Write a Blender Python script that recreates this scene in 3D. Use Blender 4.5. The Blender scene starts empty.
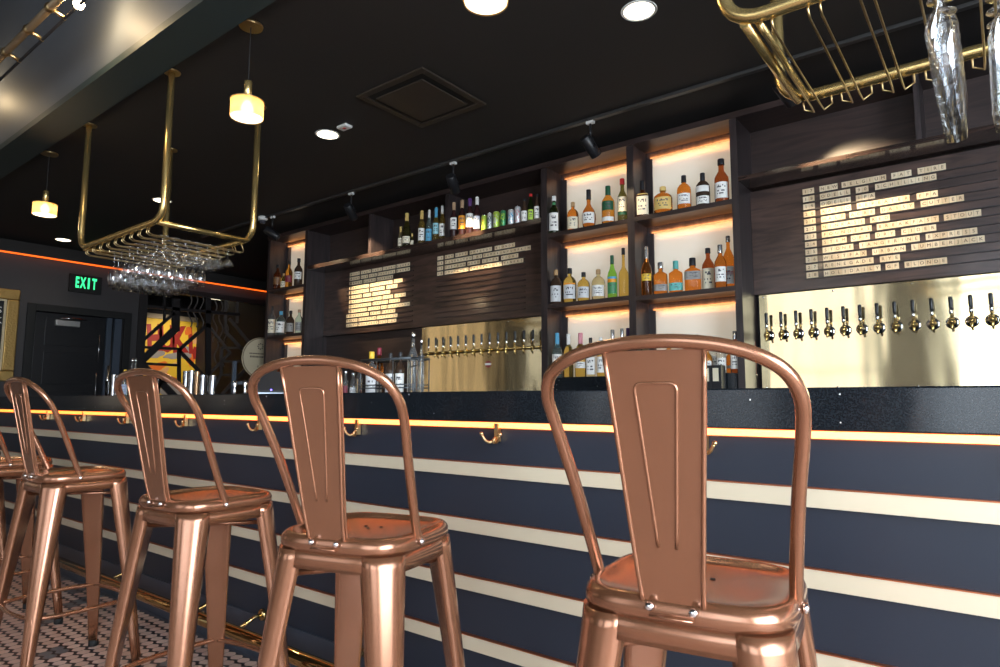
import bpy, math, random
from mathutils import Vector, Matrix
random.seed(7)
sc = bpy.context.scene
COL = sc.collection

# ------------------------------------------------------------------ camera
H = 1.032                      # eye height
YAW, PITCH, ROLL, FPX = 0.66129903, 0.10717514, 0.0036411, 650.0
fw = Vector((-math.sin(YAW)*math.cos(PITCH), math.cos(YAW)*math.cos(PITCH), math.sin(PITCH)))
_r = Vector((math.cos(YAW), math.sin(YAW), 0)); _u = _r.cross(fw)
rt = _r*math.cos(ROLL) + _u*math.sin(ROLL)
up = -_r*math.sin(ROLL) + _u*math.cos(ROLL)
cam = bpy.data.cameras.new('camera'); camo = bpy.data.objects.new('camera', cam); COL.objects.link(camo)
camo.matrix_world = Matrix(((rt.x, up.x, -fw.x, 0), (rt.y, up.y, -fw.y, 0), (rt.z, up.z, -fw.z, H), (0, 0, 0, 1)))
cam.sensor_width = 36; cam.lens = FPX*36/1000; cam.clip_start = 0.02; cam.clip_end = 60
cam.dof.use_dof = False
sc.camera = camo

# ------------------------------------------------------------------ world, exposure
sc.view_settings.view_transform = 'Standard'; sc.view_settings.look = 'None'
sc.view_settings.gamma = 1.0; sc.view_settings.use_curve_mapping = False
sc.view_settings.exposure = 0.0
w = bpy.data.worlds.new('world'); sc.world = w; w.use_nodes = True
w.node_tree.nodes['Background'].inputs[0].default_value = (0.6, 0.75, 1.0, 1)
w.node_tree.nodes['Background'].inputs[1].default_value = 0.02
sc.cycles.use_denoising = True
sc.cycles.max_bounces = 12; sc.cycles.transmission_bounces = 12; sc.cycles.transparent_max_bounces = 16
sc.cycles.diffuse_bounces = 4; sc.cycles.glossy_bounces = 5
sc.cycles.sample_clamp_indirect = 6.0
sc.cycles.caustics_refractive = False; sc.cycles.caustics_reflective = True
sc.cycles.blur_glossy = 0.5

WINDOW_E = 4.2                 # daylight of the street windows
# ------------------------------------------------------------------ pixel -> place
def ray(x, y): return rt*((x-500)/FPX) - up*((y-333.5)/FPX) + fw
C0 = Vector((0, 0, H))
def at(x, y, Y=None, X=None, Z=None):
    q = ray(x, y)
    t = Y/q.y if Y is not None else (X/q.x if X is not None else (Z-H)/q.z)
    return C0 + q*t
def mpp(P): return (Vector(P)-C0).dot(fw)/FPX

# ------------------------------------------------------------------ materials
def new_mat(name):
    m = bpy.data.materials.new(name); m.use_nodes = True
    return m, m.node_tree, m.node_tree.nodes['Principled BSDF']
MATS = {}
def P(name, col, rough=.5, metal=0., emit=None, es=1., trans=0., ior=1.45, coat=0., spec=.5, alpha=1., bump=None):
    if name in MATS: return MATS[name]
    m, nt, b = new_mat(name)
    b.inputs['Base Color'].default_value = (*col, 1); b.inputs['Roughness'].default_value = rough
    b.inputs['Metallic'].default_value = metal; b.inputs['IOR'].default_value = ior
    b.inputs['Transmission Weight'].default_value = trans; b.inputs['Coat Weight'].default_value = coat
    b.inputs['Specular IOR Level'].default_value = spec; b.inputs['Alpha'].default_value = alpha
    if emit: b.inputs['Emission Color'].default_value = (*emit, 1); b.inputs['Emission Strength'].default_value = es
    if bump:
        tc = nt.nodes.new('ShaderNodeTexCoord'); mp = nt.nodes.new('ShaderNodeMapping'); mp.inputs['Scale'].default_value = bump[0]
        n = nt.nodes.new('ShaderNodeTexNoise'); n.inputs['Scale'].default_value = 1; n.inputs['Detail'].default_value = 2
        bp = nt.nodes.new('ShaderNodeBump'); bp.inputs['Strength'].default_value = bump[1]; bp.inputs['Distance'].default_value = bump[2]
        nt.links.new(tc.outputs['Object'], mp.inputs['Vector']); nt.links.new(mp.outputs[0], n.inputs['Vector'])
        nt.links.new(n.outputs[0], bp.inputs['Height']); nt.links.new(bp.outputs[0], b.inputs['Normal'])
    MATS[name] = m; return m
def wood(name, c0, c1, scale, rough, coat=.0):
    m, nt, b = new_mat(name)
    tc = nt.nodes.new('ShaderNodeTexCoord'); mp = nt.nodes.new('ShaderNodeMapping'); mp.inputs['Scale'].default_value = scale
    n = nt.nodes.new('ShaderNodeTexNoise'); n.inputs['Scale'].default_value = 1.6; n.inputs['Detail'].default_value = 7; n.inputs['Distortion'].default_value = 1.2
    r = nt.nodes.new('ShaderNodeValToRGB'); r.color_ramp.elements[0].position = .35; r.color_ramp.elements[1].position = .68
    r.color_ramp.elements[0].color = (*c0, 1); r.color_ramp.elements[1].color = (*c1, 1)
    bp = nt.nodes.new('ShaderNodeBump'); bp.inputs['Strength'].default_value = .12; bp.inputs['Distance'].default_value = .001
    L = nt.links.new
    L(tc.outputs['Object'], mp.inputs['Vector']); L(mp.outputs[0], n.inputs['Vector']); L(n.outputs[0], r.inputs[0]); L(r.outputs[0], b.inputs['Base Color'])
    L(n.outputs[0], bp.inputs['Height']); L(bp.outputs[0], b.inputs['Normal'])
    b.inputs['Roughness'].default_value = rough; b.inputs['Coat Weight'].default_value = coat; b.inputs['Coat Roughness'].default_value = .12
    MATS[name] = m; return m
M_wood = wood('walnut_stained', (.022, .015, .014), (.046, .028, .025), (1.2, 14, 14), .38)
M_woodv = wood('walnut_stained_upright', (.018, .014, .015), (.045, .032, .032), (14, 14, 1.2), .36)
M_board = wood('walnut_board', (.030, .017, .014), (.085, .048, .038), (1.5, 8, 12), .33, .3)
M_shelfgloss = wood('walnut_shelf_varnished', (.022, .014, .012), (.062, .036, .028), (1.2, 14, 14), .16, .6)
M_ceiling = P('ceiling_paint_dark', (.020, .017, .016), .75)
M_ceilingframe = P('grille_metal_dark', (.035, .026, .02), .5)
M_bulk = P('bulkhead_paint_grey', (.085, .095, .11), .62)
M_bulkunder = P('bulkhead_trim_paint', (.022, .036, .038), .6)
M_wall = P('wall_paint_charcoal', (.050, .046, .047), .7)
M_darkwall = P('wall_paint_black', (.02, .018, .02), .6)
M_pale = P('wall_paint_pale', (.30, .29, .28), .8)
M_black = P('black_metal', (.012, .012, .014), .38)
M_blackmatte = P('black_matte', (.01, .01, .01), .7)
M_brass = P('brass', (.83, .60, .24), .27, .92)
M_brassdull = P('brass_satin', (.62, .45, .22), .33, 1.0)
M_rail = P('brass_foot_rail', (.60, .42, .18), .09, 1.0)
M_chrome = P('chrome', (.8, .8, .82), .12, 1.0)
M_steel = P('polished_steel', (.72, .73, .75), .16, 1.0)
M_glass = P('clear_glass', (1, 1, 1), .02, 0, trans=1.0, ior=1.45)
M_paper = P('paper_white', (.80, .79, .76), .6)
M_ink = P('ink_black', (.02, .02, .02), .6)
M_whiteplastic = P('white_plastic', (.7, .7, .68), .4)

def m_thin():
    m = bpy.data.materials.new('thin_stemware_glass'); m.use_nodes = True; nt = m.node_tree; nt.nodes.clear(); L = nt.links.new
    o = nt.nodes.new('ShaderNodeOutputMaterial'); t = nt.nodes.new('ShaderNodeBsdfTransparent'); t.inputs[0].default_value = (.97, .98, .99, 1)
    g = nt.nodes.new('ShaderNodeBsdfGlossy'); g.inputs['Roughness'].default_value = .02; g.inputs['Color'].default_value = (1, 1, 1, 1)
    lw = nt.nodes.new('ShaderNodeLayerWeight'); lw.inputs['Blend'].default_value = .40
    mr = nt.nodes.new('ShaderNodeMapRange'); mr.inputs['To Min'].default_value = .15; mr.inputs['To Max'].default_value = 1.0
    pw = nt.nodes.new('ShaderNodeMath'); pw.operation = 'POWER'; pw.inputs[1].default_value = 1.6
    mx = nt.nodes.new('ShaderNodeMixShader')
    L(lw.outputs['Facing'], pw.inputs[0]); L(pw.outputs[0], mr.inputs[0]); L(mr.outputs[0], mx.inputs[0]); L(t.outputs[0], mx.inputs[1]); L(g.outputs[0], mx.inputs[2]); L(mx.outputs[0], o.inputs[0])
    return m
M_thin = m_thin()
def m_copper():
    m, nt, b = new_mat('copper_lacquered_steel')
    b.inputs['Base Color'].default_value = (.33, .137, .066, 1); b.inputs['Metallic'].default_value = .74; b.inputs['Roughness'].default_value = .26
    b.inputs['Coat Weight'].default_value = 1.0; b.inputs['Coat Roughness'].default_value = .22
    return m
M_copper = m_copper()
def m_granite():
    m, nt, b = new_mat('black_granite_sparkle'); L = nt.links.new
    tc = nt.nodes.new('ShaderNodeTexCoord')
    v = nt.nodes.new('ShaderNodeTexVoronoi'); v.inputs['Scale'].default_value = 42
    lt = nt.nodes.new('ShaderNodeMath'); lt.operation = 'LESS_THAN'; lt.inputs[1].default_value = .085
    sp = nt.nodes.new('ShaderNodeSeparateColor')
    gt = nt.nodes.new('ShaderNodeMath'); gt.operation = 'GREATER_THAN'; gt.inputs[1].default_value = .80
    mu = nt.nodes.new('ShaderNodeMath'); mu.operation = 'MULTIPLY'
    n = nt.nodes.new('ShaderNodeTexNoise'); n.inputs['Scale'].default_value = 260; n.inputs['Detail'].default_value = 3
    r = nt.nodes.new('ShaderNodeValToRGB'); r.color_ramp.elements[0].position = .42; r.color_ramp.elements[1].position = .66
    r.color_ramp.elements[0].color = (.006, .008, .011, 1); r.color_ramp.elements[1].color = (.015, .019, .023, 1)
    mx = nt.nodes.new('ShaderNodeMix'); mx.data_type = 'RGBA'; mx.inputs[7].default_value = (.75, .72, .68, 1)
    L(tc.outputs['Object'], v.inputs['Vector']); L(v.outputs['Distance'], lt.inputs[0]); L(v.outputs['Color'], sp.inputs[0]); L(sp.outputs[0], gt.inputs[0])
    L(lt.outputs[0], mu.inputs[0]); L(gt.outputs[0], mu.inputs[1]); L(tc.outputs['Object'], n.inputs['Vector']); L(n.outputs[0], r.inputs[0])
    L(mu.outputs[0], mx.inputs[0]); L(r.outputs[0], mx.inputs[6]); L(mx.outputs[2], b.inputs['Base Color'])
    b.inputs['Roughness'].default_value = .14
    return m
M_granite = m_granite()
def m_floor():
    m, nt, b = new_mat('mosaic_floor_tile'); L = nt.links.new
    N = nt.nodes.new
    def math_(op, a, c=None, v=None):
        q = N('ShaderNodeMath'); q.operation = op
        for i, s in enumerate((a, c)):
            if s is None: continue
            if isinstance(s, (int, float)): q.inputs[i].default_value = s
            else: L(s, q.inputs[i])
        return q.outputs[0]
    tc = N('ShaderNodeTexCoord'); sx = N('ShaderNodeSeparateXYZ'); L(tc.outputs['Object'], sx.inputs[0])
    pitch = .052
    ux = math_('DIVIDE', sx.outputs[0], pitch); uy = math_('DIVIDE', sx.outputs[1], pitch)
    row = math_('FLOOR', uy); ux = math_('ADD', ux, math_('MULTIPLY', row, .5))
    fx = math_('SUBTRACT', math_('FRACT', ux), .5); fy = math_('SUBTRACT', math_('FRACT', uy), .5)
    ax = math_('ABSOLUTE', fx); ay = math_('ABSOLUTE', fy)
    cx = math_('SUBTRACT', .5, ax); cy = math_('SUBTRACT', .5, ay)
    dia = math_('ADD', math_('MULTIPLY', cx, .75), cy)
    dot = math_('LESS_THAN', dia, .29)
    grout = math_('LESS_THAN', math_('MINIMUM', cx, cy), .035)
    grout2 = math_('LESS_THAN', math_('ABSOLUTE', math_('SUBTRACT', dia, .31)), .03)
    gr = math_('MAXIMUM', grout, grout2)
    # grey tiles: a regular scatter of groups of tiles
    c = N('ShaderNodeCombineXYZ'); L(math_('FLOOR', math_('DIVIDE', math_('FLOOR', ux), 2.0)), c.inputs[0]); L(math_('FLOOR', math_('DIVIDE', row, 2.0)), c.inputs[1])
    wn = N('ShaderNodeTexWhiteNoise'); wn.noise_dimensions = '2D'; L(c.outputs[0], wn.inputs['Vector'])
    grey = math_('GREATER_THAN', wn.outputs['Value'], .86)
    c2 = N('ShaderNodeCombineXYZ'); L(math_('FLOOR', ux), c2.inputs[0]); L(row, c2.inputs[1])
    wn2 = N('ShaderNodeTexWhiteNoise'); wn2.noise_dimensions = '2D'; L(c2.outputs[0], wn2.inputs['Vector'])
    def mix(f, a, bb):
        q = N('ShaderNodeMix'); q.data_type = 'RGBA'; L(f, q.inputs[0])
        for i, s in ((6, a), (7, bb)):
            if isinstance(s, tuple): q.inputs[i].default_value = (*s, 1)
            else: L(s, q.inputs[i])
        return q.outputs[2]
    tile = mix(wn2.outputs['Value'], (.58, .40, .33), (.70, .50, .42))
    tile = mix(grey, tile, (.13, .14, .155)); tile = mix(gr, tile, (.16, .11, .10)); tile = mix(dot, tile, (.012, .012, .016))
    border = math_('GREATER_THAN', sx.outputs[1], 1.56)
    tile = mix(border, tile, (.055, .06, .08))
    L(tile, b.inputs['Base Color']); b.inputs['Roughness'].default_value = .42
    return m
M_floor = m_floor()
M_bar = P('bar_front_navy_laminate', (.019, .024, .036), .36, bump=((.8, .8, 9), .25, .002))
M_stripe = P('champagne_metal_stripe', (.76, .66, .48), .38, .35)
M_copperedge = P('copper_edge', (.62, .20, .09), .3, .9)
M_led = P('amber_led_diffuser', (.9, .6, .35), .5, emit=(1, .17, .007), es=4.0)
M_cove = P('cove_led_orange', (.5, .2, .05), .5, emit=(1, .13, .008), es=1.6)
M_bayled = P('shelf_led_amber', (.8, .5, .2), .5, emit=(1, .33, .05), es=4.5)
M_panel = P('back_panel_acrylic', (.70, .67, .60), .32, emit=(1, .86, .62), es=.27)
def m_brasspanel():
    m, nt, b = new_mat('brass_backsplash_sheet'); L = nt.links.new
    tc = nt.nodes.new('ShaderNodeTexCoord'); mp = nt.nodes.new('ShaderNodeMapping'); mp.inputs['Scale'].default_value = (2.2, 1, .35)
    n = nt.nodes.new('ShaderNodeTexNoise'); n.inputs['Scale'].default_value = 1.4; n.inputs['Detail'].default_value = 2
    bp = nt.nodes.new('ShaderNodeBump'); bp.inputs['Strength'].default_value = .28; bp.inputs['Distance'].default_value = .02
    L(tc.outputs['Object'], mp.inputs['Vector']); L(mp.outputs[0], n.inputs['Vector']); L(n.outputs[0], bp.inputs['Height']); L(bp.outputs[0], b.inputs['Normal'])
    b.inputs['Base Color'].default_value = (.88, .72, .42, 1); b.inputs['Metallic'].default_value = 1; b.inputs['Roughness'].default_value = .10
    b.inputs['Anisotropic'].default_value = .5
    return m
M_brasspanel = m_brasspanel()
M_window = P('window_daylight_glass', (.8, .85, .9), .2, emit=(.80, .90, 1.0), es=WINDOW_E)
M_window3 = P('dimmed_window_glass', (.8, .85, .9), .2, emit=(.86, .92, 1.0), es=1.5)  # emission lowered to keep the left stools dark
M_window2 = P('side_window_daylight_glass', (.8, .85, .9), .2, emit=(.80, .90, 1.0), es=22)
M_bulb = P('lamp_bulb_glow', (1, .9, .7), .4, emit=(1, .80, .50), es=28)
M_disc = P('downlight_lens_glow', (1, .95, .85), .4, emit=(1, .86, .62), es=6)
M_shadeglass = bpy.data.materials.new('amber_mesh_shade'); M_shadeglass.use_nodes = True
_n = M_shadeglass.node_tree; _n.nodes.clear(); _o = _n.nodes.new('ShaderNodeOutputMaterial'); _t = _n.nodes.new('ShaderNodeBsdfTransparent'); _t.inputs[0].default_value = (.9, .72, .5, 1)
_l = _n.nodes.new('ShaderNodeBsdfTranslucent'); _l.inputs[0].default_value = (.95, .72, .45, 1); _x = _n.nodes.new('ShaderNodeMixShader'); _x.inputs[0].default_value = .55
_n.links.new(_t.outputs[0], _x.inputs[1]); _n.links.new(_l.outputs[0], _x.inputs[2]); _n.links.new(_x.outputs[0], _o.inputs[0])
M_exit = P('exit_letters_green', (.1, .8, .4), .5, emit=(.04, 1, .32), es=1.3)

# ------------------------------------------------------------------ mesh builder
class MB:
    def __init__(s): s.v = []; s.f = []; s.m = []; s.s = []
    def add(s, vs, fs, mi=0, smooth=False):
        o = len(s.v); s.v += [tuple(v) for v in vs]
        for f in fs: s.f.append(tuple(o+i for i in f)); s.m.append(mi); s.s.append(smooth)
    def box(s, x0, x1, y0, y1, z0, z1, mi=0, M=None):
        vs = [Vector((x, y, z)) for z in (z0, z1) for y in (y0, y1) for x in (x0, x1)]
        if M: vs = [M @ v for v in vs]
        s.add(vs, [(0, 2, 3, 1), (4, 5, 7, 6), (0, 1, 5, 4), (2, 6, 7, 3), (0, 4, 6, 2), (1, 3, 7, 5)], mi); return s
    def lathe(s, prof, n=20, c=(0, 0, 0), mi=0, M=None, smooth=True, cap=(True, True)):
        vs = []; k = len(prof)
        for r, z in prof:
            for i in range(n):
                a = 2*math.pi*i/n; vs.append(Vector((r*math.cos(a), r*math.sin(a), z)))
        if M: vs = [M @ v for v in vs]
        vs = [v + Vector(c) for v in vs]
        fs = [(j*n+i, j*n+(i+1) % n, (j+1)*n+(i+1) % n, (j+1)*n+i) for j in range(k-1) for i in range(n)]
        s.add(vs, fs, mi, smooth)
        o = len(s.v) - len(vs)
        if cap[0] and prof[0][0] > 1e-6: s.f.append(tuple(o+i for i in reversed(range(n)))); s.m.append(mi); s.s.append(False)
        if cap[1] and prof[-1][0] > 1e-6: s.f.append(tuple(o+(k-1)*n+i for i in range(n))); s.m.append(mi); s.s.append(False)
        return s
    def tube(s, pts, r, n=10, mi=0, closed=False, caps=True, flat=1.0):
        pts = [Vector(p) for p in pts]; rr = r if isinstance(r, (list, tuple)) else [r]*len(pts)
        k = len(pts); tang = []
        for i in range(k):
            a = pts[i-1] if (i or closed) else pts[i]; b = pts[(i+1) % k] if (i < k-1 or closed) else pts[i]
            tang.append((b-a).normalized())
        ref = Vector((0, 0, 1)) if abs(tang[0].z) < .9 else Vector((1, 0, 0))
        u = tang[0].cross(ref).normalized(); vs = []
        for i in range(k):
            u = (u - tang[i]*u.dot(tang[i]))
            if u.length < 1e-6: u = tang[i].orthogonal()
            u.normalize(); w_ = tang[i].cross(u)
            for j in range(n):
                a = 2*math.pi*j/n; vs.append(pts[i] + (u*math.cos(a) + w_*math.sin(a)*flat)*rr[i])
        fs = [(i*n+j, i*n+(j+1) % n, ((i+1) % k)*n+(j+1) % n, ((i+1) % k)*n+j) for i in range(k if closed else k-1) for j in range(n)]
        o = len(s.v); s.add(vs, fs, mi, True)
        if caps and not closed:
            for f in (tuple(reversed(range(n))), tuple((k-1)*n+j for j in range(n))): s.f.append(tuple(o+i for i in f)); s.m.append(mi); s.s.append(False)
        return s
    def loft(s, rings, mi=0, smooth=True, cap=True):
        n = len(rings[0]); vs = [v for r in rings for v in r]
        fs = [(i*n+j, i*n+(j+1) % n, (i+1)*n+(j+1) % n, (i+1)*n+j) for i in range(len(rings)-1) for j in range(n)]
        o = len(s.v); s.add(vs, fs, mi, smooth)
        if cap:
            for f in (tuple(reversed(range(n))), tuple((len(rings)-1)*n+j for j in range(n))): s.f.append(tuple(o+i for i in f)); s.m.append(mi); s.s.append(False)
        return s
    def mesh(s, name, mats):
        me = bpy.data.meshes.new(name); me.from_pydata(s.v, [], s.f)
        for m in (mats if isinstance(mats, (list, tuple)) else [mats]): me.materials.append(m)
        me.polygons.foreach_set('material_index', s.m); me.polygons.foreach_set('use_smooth', s.s)
        me.update(); return me
    def build(s, name, mats, parent=None, loc=None, bevel=0, rot=None):
        o = bpy.data.objects.new(name, s.mesh(name, mats)); COL.objects.link(o)
        if parent: o.parent = parent
        if loc is not None: o.location = loc
        if rot is not None: o.rotation_euler = rot
        if bevel:
            b = o.modifiers.new('bevel', 'BEVEL'); b.width = bevel; b.segments = 2; b.limit_method = 'ANGLE'; b.angle_limit = .6
        return o
def tag(o, label=None, cat=None, group=None, kind=None):
    if label: o['label'] = label
    if cat: o['category'] = cat
    if group: o['group'] = group
    if kind: o['kind'] = kind
    return o
def struct(o): o['kind'] = 'structure'; return o
def empty(name, loc=(0, 0, 0), rz=0, label=None, cat=None, group=None):
    o = bpy.data.objects.new(name, None); COL.objects.link(o); o.location = loc; o.rotation_euler = (0, 0, rz)
    o.empty_display_size = .05
    return tag(o, label, cat, group)
def copy_tree(o, parent=None):
    c = o.copy(); COL.objects.link(c); c.parent = parent
    for k in [x for x in list(COL.objects) if x.parent == o]: copy_tree(k, c)
    return c
def inst(name, me, parent=None, loc=(0, 0, 0), rz=0):
    o = bpy.data.objects.new(name, me); COL.objects.link(o); o.parent = parent; o.location = loc; o.rotation_euler = (0, 0, rz); return o
def catmull(P_, n=6):
    P_ = [Vector(p) for p in P_]; out = []
    for i in range(len(P_)-1):
        a = P_[i-1] if i else P_[0]*2-P_[1]; b = P_[i]; c = P_[i+1]; d = P_[i+2] if i+2 < len(P_) else P_[-1]*2-P_[-2]
        for j in range(n):
            t = j/n; out.append(.5*((2*b) + (c-a)*t + (2*a-5*b+4*c-d)*t*t + (3*b-a-3*c+d)*t**3))
    out.append(P_[-1]); return out
def rounded(pts, r, n=6):
    """polyline with its inner corners rounded by radius r"""
    pts = [Vector(p) for p in pts]; out = [pts[0]]
    for i in range(1, len(pts)-1):
        a, b, c = pts[i-1], pts[i], pts[i+1]; d1 = (a-b).normalized(); d2 = (c-b).normalized()
        p0 = b + d1*r; p1 = b + d2*r
        for j in range(n+1):
            t = j/n; out.append(p0*(1-t)**2 + b*2*t*(1-t) + p1*t*t)
    out.append(pts[-1]); return out
GLY = {}
def glyph_mesh(ch, size, mat, bold=0):
    k = (ch, size, mat.name, bold)
    if k in GLY: return GLY[k]
    cu = bpy.data.curves.new('glyph', 'FONT'); cu.body = ch; cu.size = size; cu.align_x = 'CENTER'; cu.align_y = 'CENTER'; cu.extrude = .0006; cu.offset = bold; cu.resolution_u = 2
    o = bpy.data.objects.new('glyph', cu); COL.objects.link(o)
    dg = bpy.context.evaluated_depsgraph_get(); dg.update()
    me = bpy.data.meshes.new_from_object(o.evaluated_get(dg)); me.name = 'lettering'
    bpy.data.objects.remove(o); me.materials.clear(); me.materials.append(mat); GLY[k] = me; return me
UPRIGHT = (math.pi/2, 0, 0)

# ================================================================== THE SETTING
S, SB = 4.6, 4.9               # front and back plane of the back-bar shelving
ZC = 3.2                       # ceiling above the bar
YB = 1.576                     # bar front
struct(MB().box(-13.4, 3.2, -4.0, 8.2, -.06, 0).build('floor', M_floor))
struct(MB().box(-13.4, 3.2, 1.76, 8.2, ZC, ZC+.12).build('ceiling', M_ceiling))
struct(MB().box(-13.4, 3.2, -4.0, 1.60, 4.7, 4.82).build('ceiling', M_ceiling))
# bulkhead: grey face towards the room, darker underside
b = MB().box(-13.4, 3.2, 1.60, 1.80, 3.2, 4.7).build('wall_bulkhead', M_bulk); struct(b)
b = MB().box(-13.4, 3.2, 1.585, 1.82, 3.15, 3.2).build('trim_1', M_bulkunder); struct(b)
struct(MB().box(-7.33, 3.2, 4.95, 5.05, 0, ZC).build('wall_back', M_darkwall))
struct(MB().box(-13.4, -7.33, 6.75, 6.85, 0, ZC).build('wall_far', M_darkwall))
struct(MB().box(-7.33, -7.25, 5.05, 6.75, 0, ZC).build('wall_return', M_darkwall))
struct(MB().box(-13.4, -13.3, 4.2, 6.75, 0, ZC).build('wall_lobby', M_darkwall))
struct(MB().box(3.2, 3.3, -4, 5.05, 0, 4.7).build('wall_right', M_pale))
# left wall with the door opening  (X = -10.5)
XL = -10.5
D0, D1, DZ = 3.07, 4.215, 2.28
wl = MB().box(XL-.12, XL, -4, D0, 0, 3.2).box(XL-.12, XL, D1, 4.42, 0, 3.2).box(XL-.12, XL, D0, D1, DZ, 3.2)
wl.box(XL-.12, XL, -4, 1.6, 3.2, 4.7).box(XL-.12, XL, 4.42, 6.75, 2.86, 3.2)
struct(wl.build('wall_left', M_wall))
tr = MB().box(XL-.02, XL+.03, D0-.10, D0, 0, DZ+.10).box(XL-.02, XL+.03, D1, D1+.10, 0, DZ+.10).box(XL-.02, XL+.03, D0, D1, DZ, DZ+.10)
struct(tr.build('trim_2', M_blackmatte, bevel=.006))
# cove light along the left wall
o = MB().box(XL+.02, XL+.085, 1.82, 6.74, 3.018, 3.029).build('trim_3', M_cove); struct(o)
o = MB().box(XL+.001, XL+.10, 1.8, 6.74, 3.03, 3.19).build('trim_4', M_ceiling); struct(o)
# window wall behind the camera: piers, sills, heads, glowing daylight panes with muntins
wins = [(-9.75, -9.25), (-4.3, -1.9), (-.62, 2.9)]  # narrow leftmost window is added for bright streaks in the left brass panel
ww = MB(); prev = -13.4
for a, c in wins: ww.box(prev, a, -4.12, -4, 0, 4.7); ww.box(a, c, -4.12, -4, 0, .55); ww.box(a, c, -4.12, -4, 3.7, 4.7); prev = c
ww.box(prev, 3.2, -4.12, -4, 0, 4.7); struct(ww.build('wall_street', M_wall))
for i, (a, c) in enumerate(wins):
    struct(MB().box(a, c, -4.10, -4.08, .55, 3.7).build('window_%d' % (i+1), M_window if i == 2 else M_window3))
    f = MB(); n = max(2, int((c-a)/.62))
    for k in range(n+1):
        x = a+(c-a)*k/n; wd = .035 if k in (0, n) else .016; f.box(x-wd, x+wd, -4.06, -4.0, .55, 3.7)
    for z in (.58, 1.7, 2.7, 3.67): f.box(a, c, -4.06, -4.0, z-.018, z+.018)
    struct(f.build('trim_%d' % (i+5), M_blackmatte))
# side window in the right wall
struct(MB().box(3.17, 3.195, -2.4, 1.2, .55, 3.5).build('window_4', M_window2))
f = MB()
for y in (-2.4, -1.5, -.6, .3, 1.2): f.box(3.12, 3.17, y-.03, y+.03, .55, 3.5)
for z in (.57, 2.4, 3.48): f.box(3.12, 3.17, -2.4, 1.2, z-.025, z+.025)
struct(f.build('trim_8', M_blackmatte))
struct(MB().box(XL+.005, XL+.02, -3.2, -.7, .9, 3.2).build('window_5', P('added_pane_glow', (.8, .8, .8), .3, emit=(1, .66, .26), es=.50)))  # unseen glowing pane, added so the left brass panel mirrors warm light
f = MB()
for y in (-3.2, -2.4, -1.55, -.7): f.box(XL+.02, XL+.06, y-.16, y+.16, .9, 3.2)  # wide bars split the added glow into streaks
for z in (.92, 3.18): f.box(XL+.02, XL+.06, -3.2, -.7, z-.03, z+.03)
struct(f.build('trim_13', M_blackmatte))
# door
d = MB().box(XL-.07, XL-.03, D0+.02, D1-.24, .01, DZ-.01).build('door_1', M_black, bevel=.004); struct(d)
p = MB()
for z0, z1 in ((.15, .62), (.72, 1.18), (1.28, 1.72), (1.82, 2.2)): p.box(XL-.03, XL-.022, D0+.14, D1-.36, z0, z1)
p.build('door_panel', M_black, d, bevel=.004)
c_ = MB().box(XL-.03, XL+.03, 3.32, 3.62, 2.10, 2.18).build('door_closer', P('closer_grey', (.42, .41, .40), .4, .5), d, bevel=.006)
MB().tube([(XL+.02, 3.36, 2.20), (XL+.07, 3.5, 2.21), (XL+.02, 3.70, 2.215)], .009, 8).build('closer_arm', M_steel, d)
MB().tube([(XL+.0, D1-.33, 1.62), (XL+.03, D1-.33, 1.62), (XL+.03, D1-.33, 2.0), (XL, D1-.33, 2.0)], .008, 8).tube([(XL+.0, D1-.34, 1.0), (XL+.03, D1-.34, 1.0), (XL+.03, D1-.34, 1.45), (XL, D1-.34, 1.45)], .008, 8).build('door_handle', M_steel, d)
struct(MB().box(XL-.08, XL-.03, D1-.22, D1-.15, 0, DZ).box(XL-.09, XL-.04, D1-.11, D1-.01, 0, DZ).build('trim_11', P('door_side_frame', (.06, .075, .10), .35)))

# exit sign
e = empty('exit_sign', (XL+.005, 0, 0), 0, 'black EXIT sign with glowing green letters above the black door', 'sign')
MB().box(0, .045, 3.44, 3.86, 2.60, 2.86).build('sign_housing', M_blackmatte, e, bevel=.006)
for i, ch in enumerate('EXIT'):
    me = glyph_mesh(ch, .185, M_exit, .007); g = inst('letter', me, e, (.048, 3.535+i*.074, 2.735)); g.rotation_euler = (math.pi/2, 0, math.pi/2)
    g.scale = (.50, 1.15, 2) if ch != 'I' else (.75, 1.15, 2)
# gilded frame
e = empty('picture_frame', (XL+.004, 0, 0), 0, 'ornate gilded picture frame around a black board on the charcoal wall', 'picture frame')
y1, y0, z1, z0 = at(20, 287, X=XL).y, 1.6, 2.53, 1.30
M_gilt = P('gilt_frame', (.38, .24, .08), .42, .8, bump=((40, 40, 40), .6, .01))
for (a, bq, c, dq) in ((y0, y1, z1-.14, z1), (y0, y1, z0, z0+.14), (y1-.14, y1, z0+.14, z1-.14), (y0, y0+.14, z0+.14, z1-.14)):
    MB().box(0, .05, a, bq, c, dq).build('frame_rail', M_gilt, e, bevel=.014)
MB().box(.0, .03, y0+.14, y1-.14, z1-.165, z1-.14).box(.0, .03, y0+.14, y1-.14, z0+.14, z0+.165).box(0, .03, y1-.165, y1-.14, z0+.165, z1-.165).build('inner_slip', P('slip_cream', (.62, .52, .34), .4, .2), e)
MB().box(.0, .008, y0+.14, y1-.165, z0+.165, z1-.165).build('board', M_blackmatte, e)
for ch, z in (('S', 2.22), ('K', 2.08)):
    g = inst('letter', glyph_mesh(ch, .12, M_paper), e, (.01, at(2, 315, X=XL).y-.035, z+.02)); g.rotation_euler = (math.pi/2, 0, math.pi/2)

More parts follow.
